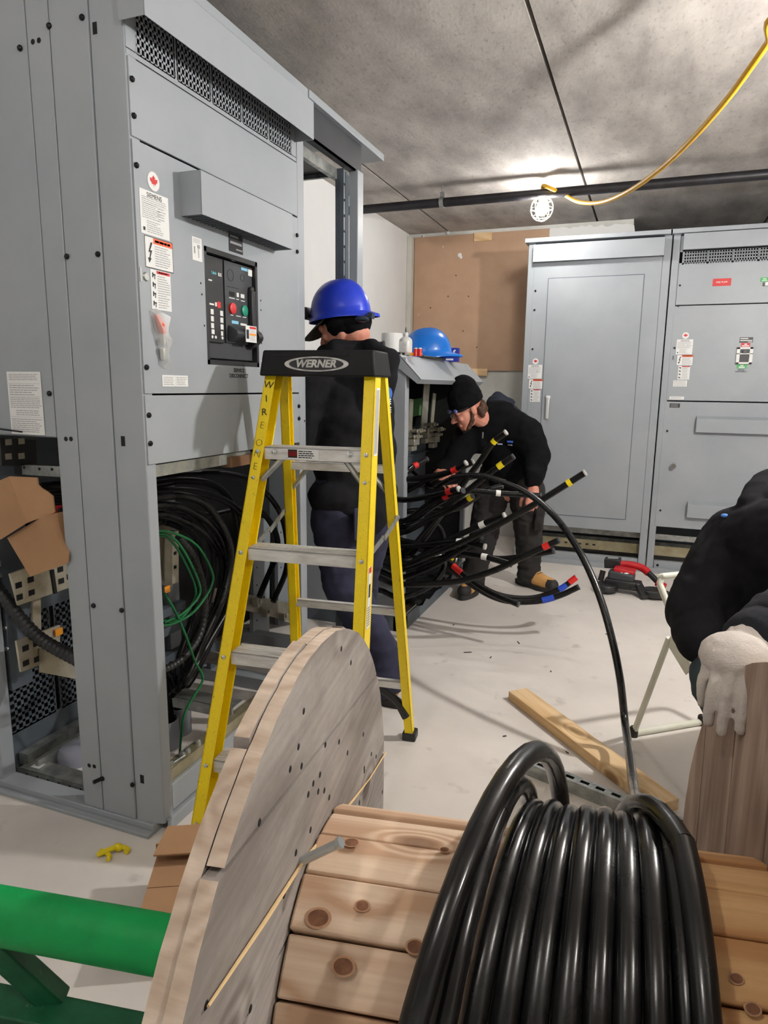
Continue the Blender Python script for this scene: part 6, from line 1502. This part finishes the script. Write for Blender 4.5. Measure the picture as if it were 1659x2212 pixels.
# cardboard carton behind the flange
bx = thing('carton', 'open brown cardboard carton between the reel flange and the switchboard', 'box', tuple(on(370,2060,2,0)))
p0 = on(294,2102,2,0); Hb = .10; T1_ = on(338,1856,2,Hb); uy = T1_-p0; uy.z = 0; Db = uy.length; uy.normalize(); ux = V((uy.y, -uy.x, 0)); Wb = .34
def cb(x, y, z): return p0+ux*x+uy*y+V((0,0,z))
m = MB(); t_ = .004
m.box((0,0,0),(Wb,t_,Hb)); m.box((0,Db-t_,0),(Wb,Db,Hb)); m.box((0,0,0),(t_,Db,Hb)); m.box((Wb-t_,0,0),(Wb,Db,Hb)); m.box((0,0,0),(Wb,Db,t_))
m.v = [cb(*v) for v in m.v]; m.build('carton_body', CARD, bx)
def flp(pts, off):
    m = MB(); m.prism([cb(*p) for p in pts], off); return m.build('flap', CARD, bx)
flp([(0,0,Hb),(Wb,0,Hb),(Wb,Db*.55,Hb),(0,Db*.55,Hb)], (0,0,t_)); flp([(0,Db*.56,Hb),(Wb,Db*.56,Hb),(Wb,Db,Hb),(0,Db,Hb)], (0,0,t_))
flp([(.0,Db-.03,Hb+.03),(Wb,Db-.03,Hb+.03),(Wb,Db+.05,Hb+.052),(.02,Db+.05,Hb+.052)], (0,0,t_)); flp([(.0,Db,Hb),(Wb,Db,Hb),(Wb,Db-.0,Hb+.042),(.0,Db-.0,Hb+.042)], uy*.004)

# ------------------------------------------------------------------ cream folding chair
CH = thing('folding_chair', 'cream tubular folding chair frame beside the person in the black hoodie', 'chair', (.16, 2.64, 0))
fB, fC = V((.037,2.535,.012)), V((.281,2.732,.012)); dd = (fC-fB); dd.normalize(); pd = V((dd.y, -dd.x, 0))   # dd across the chair, pd towards its front
def CP(px, py, off=0):
    d_ = ray(px, py); t_ = ((fB+dd*off-CAM).dot(dd))/(d_.dot(dd)); return CAM+d_*t_
tp = CP(1425,1262); jt = CP(1446,1378); rt = .0115; WD = .40
a1 = CP(1530,1545); fA = a1+(a1-CP(1490,1430))*((a1.z-.012)/(CP(1490,1430).z-a1.z))
for off in (0, WD):
    s_ = dd*off; m = MB(); m.tube(crom([fA+s_, a1+s_, CP(1490,1430)+s_, CP(1452,1330)+s_, tp+s_], 6), rt, 10); m.build('back_leg', CREAM, CH)
    m = MB(); m.tube([fB+dd*(off if off == 0 else .314), jt+s_], rt*.95, 10); m.build('rear_leg', CREAM, CH)
    m = MB(); m.bar(jt+s_, CP(1490,1450)+s_, .004, .05); m.build('hinge_plate', CREAM, CH, bevel=.002)
    m = MB(); m.bar(CP(1450,1375)+s_, CP(1488,1420)+s_, .012, .012); m.build('hinge_link', CREAM, CH, bevel=.002)
m = MB(); cz = V((0,0,.028)); m.tube(crom([tp, tp+V((.006,.012,.022)), tp+dd*.04+cz, tp+dd*.36+cz, tp+dd*.394+V((-.006,-.004,.022)), tp+dd*.40], 6), rt, 10); m.build('top_rail', CREAM, CH)
m = MB(); m.tube([fB, fC], rt*1.1, 10); m.tube([fA, fA+dd*WD], rt*.9, 10); m.build('floor_rail', CREAM, CH)
m = MB(); s0 = jt+V((0,0,-.03))+dd*.012; m.prism([s0, s0+pd*.30, s0+pd*.30+dd*.376, s0+dd*.376], (0,0,.016)); m.build('seat', CREAM, CH, bevel=.004)
m = MB()
for p in (fA, fB, fC): m.lathe([(.016,-.012),(.016,.02),(.013,.026)], p, (0,0,1), 10)
loose(m.build('rubber_foot', SOLE, CH), 'rubber_foot')
